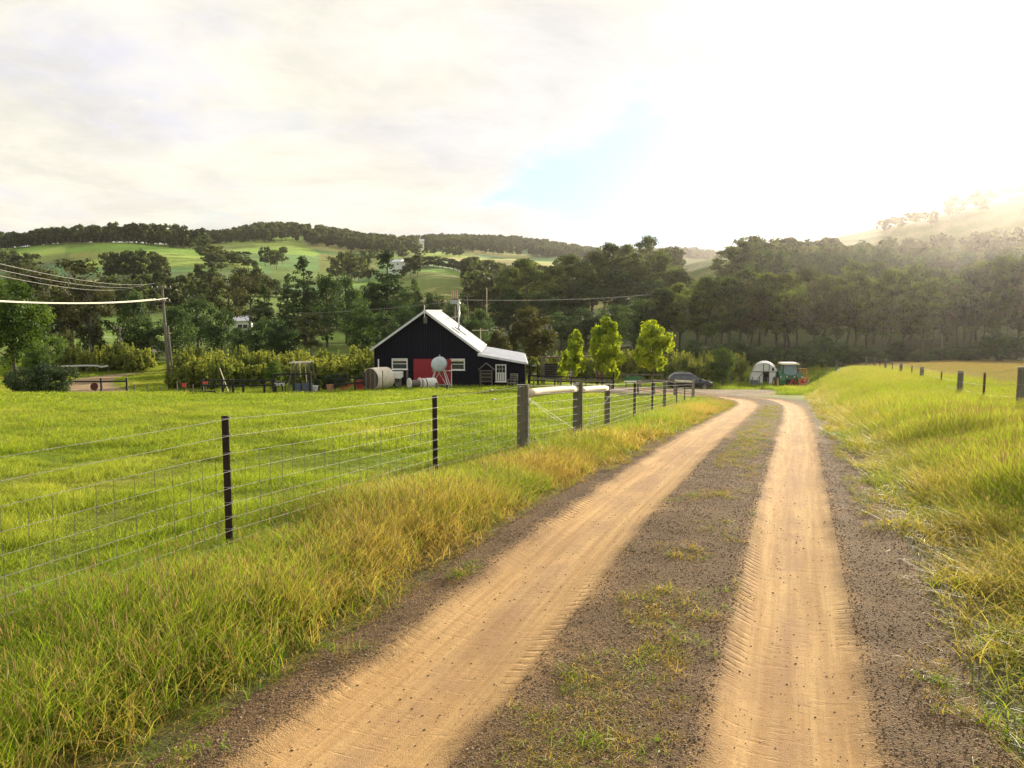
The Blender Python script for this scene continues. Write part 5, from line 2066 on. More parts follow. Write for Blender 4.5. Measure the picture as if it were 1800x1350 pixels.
# ------------------------------------------------------------------ car
def car():
    y = 73.5
    p = on(1211, y)
    x0, x1 = P(1172.5, 668, y).x - p.x, P(1250, 668, y).x - p.x
    Lc = x1 - x0
    c = empty('parked_car', Vector((p.x, p.y, p.z)), 'dark blue-black hatchback parked side-on on gravel yard', 'car', rz=R(-4))
    # stations along the length: x fraction, sill, belt, roof, half width low, half width belt, half width roof
    st = [(0.00, .48, .78, .80, .60, .62, .55), (0.015, .36, .90, .98, .74, .74, .60), (.05, .30, .98, 1.20, .82, .82, .62), (.11, .27, 1.0, 1.44, .86, .87, .60), (.16, .25, 1.0, 1.52, .88, .89, .60),
          (.30, .24, .99, 1.56, .89, .90, .61), (.45, .24, .97, 1.55, .89, .90, .61), (.56, .24, .96, 1.48, .89, .90, .60), (.64, .24, .96, 1.32, .89, .90, .60), (.72, .24, .97, 1.10, .88, .89, .62), (.76, .24, .97, 1.00, .88, .88, .66),
          (.84, .25, .91, .94, .86, .86, .62), (.92, .27, .82, .86, .83, .82, .55), (.97, .30, .70, .74, .76, .74, .5), (1.0, .40, .58, .60, .62, .60, .45)]
    vs, fs = [], []
    K = 12
    for (f, zs, zb, zr, wl, wb, wr) in st:
        X = x0 + Lc * f
        half = [(0, zs), (wl * .8, zs), (wl, zs + .12), (wb * 1.0, (zs + zb) / 2), (wb, zb - .03), (wb * .965, zb), (wr * 1.07, zb + (zr - zb) * .72), (wr * .9, zr - .012), (0, zr + .02)]
        ring = [(X, -a, z_) for a, z_ in half] + [(X, a, z_) for a, z_ in half[-2:0:-1]]
        K = len(ring)
        vs += ring
    for i in range(len(st) - 1):
        for k in range(K):
            a, b_ = i * K + k, i * K + (k + 1) % K
            fs.append((a, a + K, b_ + K, b_))
    fs.append(tuple(range(K)))
    fs.append(tuple(range((len(st) - 1) * K, len(st) * K))[::-1])
    body = MB().add(vs, fs).build('body', M['car_paint'], c, smooth=True)

    def sidew(f, t):
        """point on the near side of the cabin: f along, t from belt 0 to roof 1"""
        a = [s_[0] for s_ in st]
        zb = np.interp(f, a, [s_[2] for s_ in st])
        zr = np.interp(f, a, [s_[3] for s_ in st])
        wb = np.interp(f, a, [s_[5] for s_ in st]) * .965
        wr = np.interp(f, a, [s_[6] for s_ in st]) * 1.07
        z_ = zb + (zr - zb) * .72 * t
        w_ = wb + (wr - wb) * t
        return x0 + Lc * f, w_ + .012, z_
    for side in (-1, 1):
        for (quad) in (((.30, .06), (.48, .06), (.48, .94), (.30, .94)), ((.50, .06), (.725, .08), (.60, .92), (.50, .95)), ((.135, .12), (.28, .06), (.28, .94), (.165, .86))):
            pts = [sidew(*q) for q in quad]
            v = [(a, side * b_, z_) for a, b_, z_ in pts]
            v += [(a, side * (b_ - .03), z_) for a, b_, z_ in pts]
            MB().add(v, [(0, 1, 2, 3), (4, 7, 6, 5), (0, 4, 5, 1), (1, 5, 6, 2), (2, 6, 7, 3), (3, 7, 4, 0)]).build('window', M['glass_dark'], c)
        mr = sidew(.71, .12)
        MB().box((mr[0], side * (mr[1] + .11), mr[2] + .03), (.14, .20, .13)).build('mirror', M['car_paint'], c)
        for f in (.33, .53):
            q = sidew(f, 0)
            MB().box((q[0], side * (q[1] + .015), q[2] - .12), (.17, .03, .035)).build('door_handle', M['chrome'], c)
        for f in (.29, .49, .70):
            q = sidew(f, 0)
            MB().box((q[0], side * (q[1] - .006), .62), (.012, .01, .62)).build('door_seam', M['dark_plastic'], c)
        MB().box((x0 + Lc * .955, side * .70, .74), (.26, .18, .12), Matrix.Rotation(side * R(-22), 3, 'Z') @ Matrix.Rotation(R(14), 3, 'Y')).build('headlight', M['lamp_clear'], c)
        MB().box((x0 + Lc * .038, side * .76, .90), (.15, .14, .24), Matrix.Rotation(R(-18), 3, 'Y')).build('tail_light', M['lamp_red'], c)
        MB().tube([(x0 + Lc * f, side * .60, z_) for f, z_ in ((.16, 1.545), (.3, 1.60), (.45, 1.595), (.55, 1.53))], .02, 6).build('roof_rail', M['chrome'], c)
        for f in (.175, .815):
            m = Matrix.Translation((x0 + Lc * f, side * .80, .325)) @ Matrix.Rotation(R(90), 4, 'X')
            arch = MB().lathe([(.40, .105), (.0, .105)], 24, m) if False else None
            ty = MB().lathe([(.20, -.10), (.30, -.11), (.325, -.08), (.325, .08), (.30, .11), (.20, .10)], 28, m).build('tyre', M['tyre'], c, smooth=True)
            rm = MB()
            for zf in (-.105, .105):
                rm.lathe([(.03, zf), (.06, zf), (.06, zf * .9), (.03, zf * .9)], 12, m)
            for k in range(7):
                a = 6.283 * k / 7
                for zf in (-.095, .095):
                    d = Vector((math.cos(a), math.sin(a), 0))
                    rm.beam(m @ (d * .04 + Vector((0, 0, zf))), m @ (d * .205 + Vector((0, 0, zf))), .04, .02)
            rm.lathe([(.19, -.10), (.215, -.105), (.215, .105), (.19, .10)], 24, m)
            rm.build('rim', M['chrome'], ty)
    # windscreen and rear window
    for (fa, fb, wa, wb_, sg) in ((.765, .575, .74, .58, 1), (.045, .125, .70, .56, -1)):
        a = [s_[0] for s_ in st]
        za, zb = np.interp(fa, a, [s_[3] for s_ in st]) + .02, np.interp(fb, a, [s_[3] for s_ in st]) + .015
        xa, xb = x0 + Lc * fa, x0 + Lc * fb
        v = [(xa, -wa * .8, za), (xa, wa * .8, za), (xb, wb_ * .85, zb), (xb, -wb_ * .85, zb)]
        v += [(a_ - .01 * sg, b_, z_ - .03) for a_, b_, z_ in v]
        MB().add(v, [(0, 1, 2, 3), (4, 7, 6, 5), (0, 4, 5, 1), (1, 5, 6, 2), (2, 6, 7, 3), (3, 7, 4, 0)]).build('windscreen' if sg > 0 else 'rear_window', M['glass_dark'], c)
    MB().box((x1 - .03, 0, .40), (.10, 1.3, .14)).build('front_grille', M['dark_plastic'], c)
    MB().box((x0 + .03, 0, .42), (.10, 1.3, .18)).build('rear_bumper', M['dark_plastic'], c)


car()


# ------------------------------------------------------------------ tractor seen from behind with a red implement
def tractor():
    y = 73.0
    p = on(1387, y)
    s = y / 1350
    t = empty('tractor', p, 'green cab tractor with pale roof and red rear implement beside the white tunnel', 'tractor', rz=R(-6))
    zb = P(1387, 688, y).z - p.z
    for sx in (-1, 1):
        m = Matrix.Translation((sx * .82, .25, .86)) @ Matrix.Rotation(R(90), 4, 'Y')
        prof = [(.42, -.20), (.70, -.24), (.83, -.20), (.85, -.08), (.85, .08), (.83, .20), (.70, .24), (.42, .20)]
        ty = MB().lathe(prof, 32, m)
        ty = ty.build('tyre', M['tyre'], t, smooth=False)
        lug = MB()
        for k in range(20):
            a = 6.283 * k / 20
            for zz_, of in ((-.11, 0), (.11, .16)):
                d0 = Vector((math.cos(a + of), math.sin(a + of), 0)) * .875 + Vector((0, 0, zz_ * 1.7))
                d1 = Vector((math.cos(a + of + .10), math.sin(a + of + .10), 0)) * .875 + Vector((0, 0, zz_ * .1))
                lug.beam(m @ d0, m @ d1, .06, .06)
        lug.build('tread', M['tyre'], ty)
        MB().lathe([(.08, -.12), (.40, -.16), (.43, -.19), (.43, .19), (.40, .16), (.08, .12)], 24, m).build('rim', M['yellow_steel'], ty, smooth=True)
        m2 = Matrix.Translation((sx * .72, 2.55, .58)) @ Matrix.Rotation(R(90), 4, 'Y')
        f_ = MB().lathe([(.28, -.15), (.50, -.17), (.57, -.12), (.57, .12), (.50, .17), (.28, .15)], 24, m2).build('tyre', M['tyre'], t, smooth=True)
        MB().lathe([(.05, -.1), (.29, -.13), (.29, .13), (.05, .1)], 18, m2).build('rim', M['yellow_steel'], f_)
        fen = MB()
        pts = [(sx * .80, .25 + 1.0 * math.cos(a), .90 + 1.0 * math.sin(a)) for a in np.linspace(R(15), R(190), 9)]
        for a, c in zip(pts[:-1], pts[1:]):
            fen.beam(a, c, .52, .05, up=(0, a[1] - .25, a[2] - .9))
        fen.build('fender', M['tractor_green'], t)
        MB().box((sx * .98, -.72, 1.42), (.10, .06, .14)).build('tail_lamp', M['lamp_clear'], t)
        MB().tube([(sx * .6, 1.5, 2.2), (sx * 1.15, 1.55, 2.1), (sx * 1.2, 1.55, 1.85)], .02, 6).build('mirror_arm', M['dark_plastic'], t)
        MB().box((sx * 1.2, 1.55, 1.95), (.20, .05, .32)).build('mirror', M['dark_plastic'], t)
    # body
    mb = MB()
    mb.prism([(.3, .55), (3.0, .55), (3.05, 1.05), (2.9, 1.35), (1.5, 1.52), (.3, 1.5)], 0, -.36, .36)
    mb.build('bonnet', M['tractor_green'], t)
    MB().box((0, -.05, .85), (.66, .8, .62)).build('gearbox', M['dark_plastic'], t)
    # cab: base, posts, panes, roof
    MB().prism([(-.66, 1.05), (.66, 1.05), (.72, 1.52), (-.72, 1.52)], 1, -.35, 1.35).build('cab_base', M['tractor_green'], t)
    cw, ct = .72, .60
    for sx in (-1, 1):
        for yy, yt in ((-.36, -.22), (1.36, 1.15)):
            MB().beam((sx * cw, yy, 1.50), (sx * ct, yt, 2.55), .08, .08).build('cab_post', M['dark_plastic'], t)
        v = [(sx * cw, -.30, 1.54), (sx * cw, 1.30, 1.54), (sx * ct, 1.1, 2.5), (sx * ct, -.18, 2.5)]
        v += [(a - sx * .02, b_, c_) for a, b_, c_ in v]
        MB().add(v, [(0, 1, 2, 3), (4, 7, 6, 5), (0, 4, 5, 1), (1, 5, 6, 2), (2, 6, 7, 3), (3, 7, 4, 0)]).build('side_window', M['glass_green'], t)
    for yy, yt, nm in ((-.36, -.22, 'rear_window'), (1.36, 1.15, 'windscreen')):
        v = [(-cw + .05, yy, 1.54), (cw - .05, yy, 1.54), (ct - .05, yt, 2.5), (-ct + .05, yt, 2.5)]
        v += [(a, b_ + .02, c_) for a, b_, c_ in v]
        MB().add(v, [(0, 1, 2, 3), (4, 7, 6, 5), (0, 4, 5, 1), (1, 5, 6, 2), (2, 6, 7, 3), (3, 7, 4, 0)]).build(nm, M['glass_green'], t)
    MB().prism([(-.78, 2.54), (.78, 2.54), (.80, 2.62), (.68, 2.70), (-.68, 2.70), (-.80, 2.62)], 1, -.48, 1.38).build('cab_roof', M['cream'], t)
    MB().box((0, .2, 1.75), (.5, .5, .5)).build('seat', M['dark_plastic'], t)
    MB().tube([(.3, 1.9, 1.45), (.3, 1.9, 2.35)], .045, 8).build('exhaust', M['dark_plastic'], t)
    for sx in (-.35, .35):
        MB().box((sx, -.44, 1.40), (.16, .07, .12)).build('work_lamp', M['lamp_clear'], t)
    # red linkage and implement
    im = MB()
    im.beam((-.42, -.45, .65), (-.55, -1.35, .45), .08, .12)
    im.beam((.42, -.45, .65), (.55, -1.35, .45), .08, .12)
    im.beam((0, -.45, 1.05), (0, -1.35, 1.15), .07, .07)
    im.beam((-.55, -1.4, .40), (0, -1.4, 1.22), .10, .08)
    im.beam((.55, -1.4, .40), (0, -1.4, 1.22), .10, .08)
    im.build('linkage', M['tractor_red'], t)
    a = MB()
    a.box((0.1, -1.55, .42), (2.1, .14, .14))
    a.box((-.85, -1.7, .30), (.28, .4, .50))
    a.box((.0, -1.7, .28), (.22, .45, .40))
    a.box((1.0, -1.7, .30), (.30, .5, .52))
    a.beam((-.9, -1.62, .1), (1.2, -1.62, .1), .30, .08)
    a.build('implement', M['tractor_red'], t)
    MB().box((0.0, -1.8, .18), (.5, .06, .10)).build('number_plate', M['lamp_clear'], t)
    MB().tube([(.45, -1.6, .5), (1.35, -1.2, .95)], .035, 7).build('drawbar', M['galv'], t)
    # orange hopper with a yellow cage
    q = on(1409, 72.6)
    o = empty('spreader', q, 'orange hopper machine with tall yellow mesh frame right of the tractor', 'farm machine', rz=R(-8))
    MB().prism([(-.30, .45), (.30, .45), (.48, 1.25), (-.48, 1.25)], 1, -.5, .5).build('hopper', M['orange'], o)
    MB().box((0, 0, .36), (.9, .9, .12)).build('chassis', M['tractor_red'], o)
    MB().box((.05, -.53, .95), (.5, .04, .30)).build('panel', M['tractor_red'], o)
    MB().box((.12, -.56, 1.02), (.12, .04, .12)).build('lamp', M['lamp_clear'], o)
    fr = MB()
    for x in (-.42, .48):
        fr.beam((x, .1, .1), (x - .05, .1, 2.15), .07, .07)
    fr.beam((-.50, .1, 2.13), (.46, .1, 2.13), .07, .07)
    fr.beam((-.46, .1, 1.3), (.48, .1, 1.3), .06, .06)
    fr.build('frame', M['yellow_steel'], o)
    ms = MB()
    for k in range(1, 7):
        xx = -.45 + .9 * k / 7
        ms.tube([(xx, .1, 1.3), (xx - .02, .1, 2.12)], .012, 4)
        zz_ = 1.3 + .82 * k / 7
        ms.tube([(-.45, .1, zz_), (.45, .1, zz_)], .012, 4)
    ms.build('mesh', M['orange'], o, kind='stuff')
    for sx in (-.35, .35):
        m2 = Matrix.Translation((sx, 0, .25)) @ Matrix.Rotation(R(90), 4, 'Y')
        MB().lathe([(.08, -.07), (.22, -.09), (.26, -.05), (.26, .05), (.22, .09), (.08, .07)], 18, m2).build('wheel', M['tyre'], o, smooth=True)


tractor()


def polytunnel():
    y = 84.0
    p = on(1342, y)
    s = y / 1350
    zb = P(1342, 674, y).z - p.z
    r_ = 23.5 * s
    hh = P(1342, 638.5, y).z - p.z - zb
    t = empty('polytunnel', p, 'small white film tunnel greenhouse with a dark doorway beside the tractor', 'greenhouse', rz=R(-19))
    n = 18
    L = 4.5
    prof = [(-r_ * math.cos(math.pi * k / n), zb + hh * math.sin(math.pi * k / n) ** .8) for k in range(n + 1)]
    prof = [(-r_, zb - 1.0)] + prof + [(r_, zb - 1.0)]
    vs = [(x, 0, z_) for x, z_ in prof] + [(x, L, z_) for x, z_ in prof]
    k = len(prof)
    MB().add(vs, [(i, i + 1, k + i + 1, k + i) for i in range(k - 1)]).build('cover', M['film'], t, smooth=True)
    # end wall with door gap
    def zat(x):
        return float(np.interp(x, [q[0] for q in prof[1:-1]], [q[1] for q in prof[1:-1]]))
    for x0, x1, nm in ((-r_ * .97, -.02, 'end_film'), (.52, r_ * .97, 'end_film')):
        xs = np.linspace(x0, x1, 9)
        poly = [(x0, zb - 1.0)] + [(float(a), zat(a) - .03) for a in xs] + [(x1, zb - 1.0)]
        MB().prism(poly, 1, .02, .04).build(nm, M['film'], t)
    MB().prism([(-.02, zb + 1.35), (.52, zb + 1.35), (.52, zat(.52) - .03), (-.02, zat(0) - .03)], 1, .02, .04).build('door_head', M['film'], t)
    MB().box((.25, 1.8, zb + .4), (.9, .1, 1.9)).build('doorway_shade', M['dark_plastic'], t)  # dark panel behind the door gap, stands in for the shade inside
    for x in (-.04, .54):
        MB().box((x, -.02, zb + hh / 2 - .2), (.06, .06, hh + .35)).build('door_post', M['wood_dark'], t)
    MB().beam((-r_ * .93, -.03, zb + 1.28), (r_ * .93, -.03, zb + 1.28), .05, .07).build('cross_bar', M['wood_grey'], t)
    MB().beam((-.05, -.05, zb + 1.25), (-.8, -.05, zb + .25), .05, .06).build('brace', M['wood_dark'], t)
    for i in range(3):
        pts = [(x * 1.01, i * L / 2, z_ + .01) for x, z_ in prof]
        MB().tube(pts, .03, 6).build('hoop', M['galv'], t)
    o = empty('tank_box', on(1326, 82.0), 'small blue grey box in front of the white tunnel', 'box')
    zc = P(1326, 668, 82).z - o.location.z
    MB().box((0, 0, zc / 2 - .1), (.75, .5, zc + .2)).build('body', M['blue_bin'], o)
    MB().box((0, 0, zc + .03), (.8, .55, .06)).build('lid', M['galv'], o)


polytunnel()


# thin mesh fence with pickets between yard and tunnel
def yard_pickets():
    for k, (px, y) in enumerate(((1313, 80), (1322, 79), (1335, 78.5), (1349, 78), (1300, 81), (1284, 82), (1424, 74), (1438, 75), (1452, 76), (1470, 77))):
        o = timber_post(.05, 1.15, 7).build('picket', M['wood_grey'])
        o.location = on(px, y)
        tag(o, f'{ORD[k]} grey picket, {"by the white tunnel" if px < 1400 else "right of tractor"}', 'post', 'grey pickets near the white tunnel')


yard_pickets()


# ------------------------------------------------------------------ poles and wires
def pole(px, y, top_py, r_, label, arm=2.4, arm2=None, lean=0.0, mat='wood_grey', yaw=0.0, ins=True):
    p = on(px, y)
    tz_ = P(px, top_py, y).z - p.z
    t = empty('utility_pole', p, label, 'utility pole', rz=yaw)
    MB().tube([(0, 0, -.4), (lean * .5, 0, tz_ * .5), (lean, 0, tz_)], [r_ * 1.2, r_, r_ * .75], 10).build('pole', M[mat], t, smooth=True)
    for zq, L in ((tz_ - .25, arm),) + (((tz_ - arm2[0], arm2[1]),) if arm2 else ()):
        x = lean * zq / tz_
        a = MB().box((x, -r_ - .05, zq), (L, .10, .12)).build('crossarm', M[mat], t)
        if ins:
            for q in (-.46, -.2, .2, .46):
                MB().tube([(x + q * L, -r_ - .05, zq + .06), (x + q * L, -r_ - .05, zq + .13), (x + q * L, -r_ - .05, zq + .2)], [.03, .05, .03], 6).build('insulator', M['pot_white'], a)
    return t, p, tz_


pt_, pp_, ph_ = pole(299, 74, 502, .14, 'tall leaning grey utility pole with two crossarms left of barn', 1.9, (1.5, 1.5), -.35)
MB().tube([(.32, .25, -.2), (-.02, .12, ph_ * .62)], .10, 8).build('stay_pole', M['wood_grey'], pt_, smooth=True)
pole(-260, 36.25, 385, .13, 'plain utility pole beyond the left frame edge, carrying all pale cables', 1.2)
pole(213.5, 118, 575, .13, 'pale utility pole with single crossarm above the left orchard', 1.7)
pole(465, 190, 545, .15, 'distant utility pole with small crossarm among trees left of barn', 2.6)
pole(822, 175, 519, .15, 'distant pale pole with short crossarm right of the barn flue', 3.0)
pole(856, 165, 506, .10, 'thin pale post among dark trees right of the barn flue', .3, ins=False, mat='log')
pole(845, 96, 577, .07, 'low pole with pale boards behind the lean-to roof', 2.0, ins=False, mat='log')
# pole with red and white fuses right behind the barn flue
tp, q_, hh_ = pole(800, 98, 523, .14, 'utility pole topped with red and white fuse holders behind flue', 1.0, ins=False)
for dx in (-.22, .28):
    for k in range(3):
        MB().tube([(dx + .08 * (k - 1), -.2, hh_ - .1), (dx + .08 * (k - 1), -.2, hh_ + .95)], .035, 7).build('fuse_holder', M['lamp_red'] if k == 1 else M['pot_white'], tp)
MB().box((0.05, -.25, hh_ - .55), (1.1, .5, .5)).build('transformer', M['galv'], tp)
MB().tube([(.5, -.3, hh_ - .9), (.5, -.3, hh_ - 1.5)], [.16, .14], 8).build('insulator', M['pot_white'], tp)


def cable(name, pts, r_, mat, label, sag):
    """a cable hung between world points"""
    path = []
    for a, b_ in zip(pts[:-1], pts[1:]):
        path += sag_tube(a, b_, 0, 14, sag)[:-1]
    path.append(Vector(pts[-1]))
    o0 = path[0].copy()
    o = MB().tube([p - o0 for p in path], r_, 5).build(name, M[mat])
    o.location = o0
    return tag(o, label, 'cable')


top1 = Vector((pp_.x - .35, pp_.y, pp_.z + ph_))
M['cable_pale'] = pm('cable_pale', (.55, .52, .40), .6, .1, 5, 0)
for k, (dx, dz) in enumerate(((-.6, -1.45), (.0, -1.50), (.6, -1.40))):
    a = P(-260 + 6 * (k - 1), 505 + 3 * k, 36)
    cable('power_cable', [a, top1 + Vector((dx, -.2, dz + .2))], .030, 'cable_pale', ['lowest pale thick cable to the leaning pole', 'middle pale thick cable to the leaning pole', 'topmost pale thick cable to the leaning pole'][k], .55)
for k in range(3):
    a = P(-266 + 6 * k, 396 + 14 * k, 36)
    cable('power_line', [a, P(272 - 20 * k, 498 + 4 * k, 150)], .02, 'wire', ['upper thin wire crossing the big gum at upper left', 'middle thin wire crossing the big gum at upper left', 'lower thin wire crossing the big gum at upper left'][k], 1.2)
cable('power_line', [on(465, 190) + Vector((0, 0, P(465, 548, 190).z - on(465, 190).z)), P(800, 529, 98)], .030, 'wire', 'thin wire from distant pole to the fuse pole behind barn', .8)
cable('power_line', [P(800, 527, 98), P(1160, 516, 150)], .035, 'wire', 'thin wire running right from the fuse pole across dark pines', .5)
cable('power_line', [P(180, 592, 130), P(330, 575, 160), P(465, 547, 190)], .03, 'wire', 'thin wire left of the distant pole among trees', .8)


# ------------------------------------------------------------------ far houses
def house(px, y, py_base, w_, d_, h_, rz, label, roof='roof_white', wall='house_white'):
    p = P(px, py_base, y)
    z = tz(p.x, p.y)
    b = empty('house', Vector((p.x, p.y, z)), label, 'house', rz=rz)
    up = max(h_, p.z - z + h_)
    MB().box((0, 0, up / 2 - 1), (w_, d_, up + 2)).build('wall', M[wall], b)
    rf = MB().prism([(-d_ / 2 - .4, up - .02), (d_ / 2 + .4, up - .02), (0, up + d_ * .28)], 0, -w_ / 2 - .4, w_ / 2 + .4).build('roof', M[roof], b)
    for x in np.linspace(-w_ / 2 + 1.6, w_ / 2 - 1.6, max(2, int(w_ / 3.5))):
        f = MB().box((x, -d_ / 2 - .03, up - 1.5), (1.3, .08, 1.2)).build('window', M['white_paint'], b)
        MB().box((x, -d_ / 2 - .06, up - 1.5), (1.1, .06, 1.0)).build('pane', M['glass_dark'], f)
    MB().box((w_ * .3, 0, up + d_ * .28), (.7, .7, 1.4)).build('chimney', M['concrete'], rf)
    return b


house(428, 205, 577, 4.5, 5, 2.0, R(15), 'white house with pale roof glimpsed between trees left of barn')
house(697, 520, 468, 9, 7, 2.6, R(-20), 'far white farmhouse beside the tall conifer on the slope')
house(738, 960, 428, 10, 8, 3, R(10), 'tiny white house on the skyline above the barn')
# house(196, 235, 566, 8, 6, 2.4, R(5), 'small white cottage roof in the gap left of the leaning pole')
# house(1000, 175, 549, 26, 6, 2.6, R(4), 'long low pale shed roof behind the dark trees right of barn', wall='wood_dark')


# ------------------------------------------------------------------ trees
def tree_at(kind, px, y, top_py, width, label, cat='tree', name=None, group=None, variant=None):
    p = on(px, y)
    top = P(px, top_py, y)
    h = max(1.0, top.z - p.z)
    nm = name or {'pine': 'pine_tree', 'round': 'evergreen_tree', 'cone': 'conifer_tree', 'gum': 'gum_tree', 'olive': 'olive_tree', 'lush': 'broadleaf_tree',
                  'maple': 'maple_tree', 'sapling': 'young_tree', 'shrub': 'orchard_tree', 'bush': 'bush'}[kind]
    w_m = width * y / FPX
    return plant(kind, p, h, {'pine': 1.5, 'round': 1.22, 'cone': 2.05, 'gum': 1.4, 'olive': 1.22, 'lush': 1.22, 'maple': 1.42, 'sapling': 1.7, 'shrub': 1.0, 'bush': .55}[kind] * w_m / h, nm, label, cat, group, variant)


# the three bright trees at the yard and the ones beside them
tree_at('maple', 1147, 66.5, 560, 77, 'bright yellow-green maple with full egg-shaped crown left of the car', variant=0)
tree_at('maple', 1066, 64.8, 556, 67, 'bright yellow-green maple with bare stem behind the garden fence end', variant=1)
tree_at('sapling', 1003, 67.0, 582, 58, 'slim loose young tree with pale stem between shelter and arch', variant=0)
tree_at('sapling', 1073, 66.5, 612, 34, 'small loose sapling under the bare-stemmed maple', variant=1)
tree_at('lush', 1270, 79.0, 608, 58, 'rounded light green fruit tree between car and white tunnel', variant=0)
tree_at('olive', 930, 92, 534, 108, 'dark olive-brown round tree behind the lean-to roof', variant=0)
tree_at('olive', 873, 84, 575, 66, 'light green bushy tree behind the lean-to roof edge', name='broadleaf_tree').children[1]
for i, (px, y, top, w_, lab) in enumerate([
        (78, 54.0, 628, 118, 'large dark bush beside the far-left farm road'), (40, 56.5, 640, 70, 'dark bush at the left frame edge, beside larger bush'),
        (580, 60.5, 654, 40, 'dark green rounded bush behind the clay pot'), (556, 57.5, 660, 18, 'light green leafy plant in the white pot'),
        (1237, 77.5, 668, 26, 'small blue-green bush in front of the car bonnet'), (598, 62, 650, 40, 'bright green bush right of the pots'),
        (640, 62.5, 648, 36, 'dark bush against the left wall of barn')]):
    tree_at('bush', px, y, top, w_, lab, 'bush', variant=i % 3)
tree_at('lush', 66, 62.0, 596, 50, 'pale leafy shrub rising behind the large dark bush', 'bush', 'shrub', variant=1)
tree_at('lush', 483, 66, 632, 44, 'grey-green leafy shrub left of the climbing frame', 'bush', 'shrub', variant=0)
tree_at('bush', 1455, 93, 622, 34, 'grey-leaved bush above the bank right of tractor', 'bush', variant=1)

# orchard rows
def orchard():
    rows = []
    #  (first px, last px, step, y, top, group phrase, anchor phrase)
    rows.append((100, 262, 17, 110.5, 604, 'front row past guard rail', 'rightwards from dark bush'))
    rows.append((96, 250, 20, 115, 599, 'back row past guard rail', 'rightwards from dark bush'))
    rows.append((312, 650, 27, 75, 618, 'front row left of barn', 'rightwards from leaning pole'))
    rows.append((330, 650, 25, 86, 611, 'middle row left of barn', 'rightwards from leaning pole'))
    rows.append((345, 655, 24, 99, 604, 'back row left of barn', 'rightwards from leaning pole'))
    rows.append((935, 1090, 22, 84, 612, 'front row behind garden arch', 'rightwards from lean-to'))
    rows.append((940, 1110, 22, 97, 606, 'back row behind garden arch', 'rightwards from lean-to'))
    rows.append((1092, 1312, 21, 86, 612, 'front row behind car', 'rightwards from full maple'))
    rows.append((1100, 1300, 22, 99, 604, 'back row behind car', 'rightwards from full maple'))
    for a, b_, st, y, top, phrase, anch in rows:
        k = 0
        px = a
        while px <= b_:
            if not (232 < px < 240):
                dull = px > 900
                o = tree_at('shrub', px + random.uniform(-4, 4), y + random.uniform(-1.5, 1.5), top + 10 + random.uniform(-9, 16), (44 if dull else 50) * 75 / y * random.uniform(.9, 1.15),
                            f'{ORD[k]} fruit tree {anch}, {phrase}', group='fruit trees of the ' + phrase)
                k += 1
            px += st * random.uniform(.85, 1.15)


orchard()

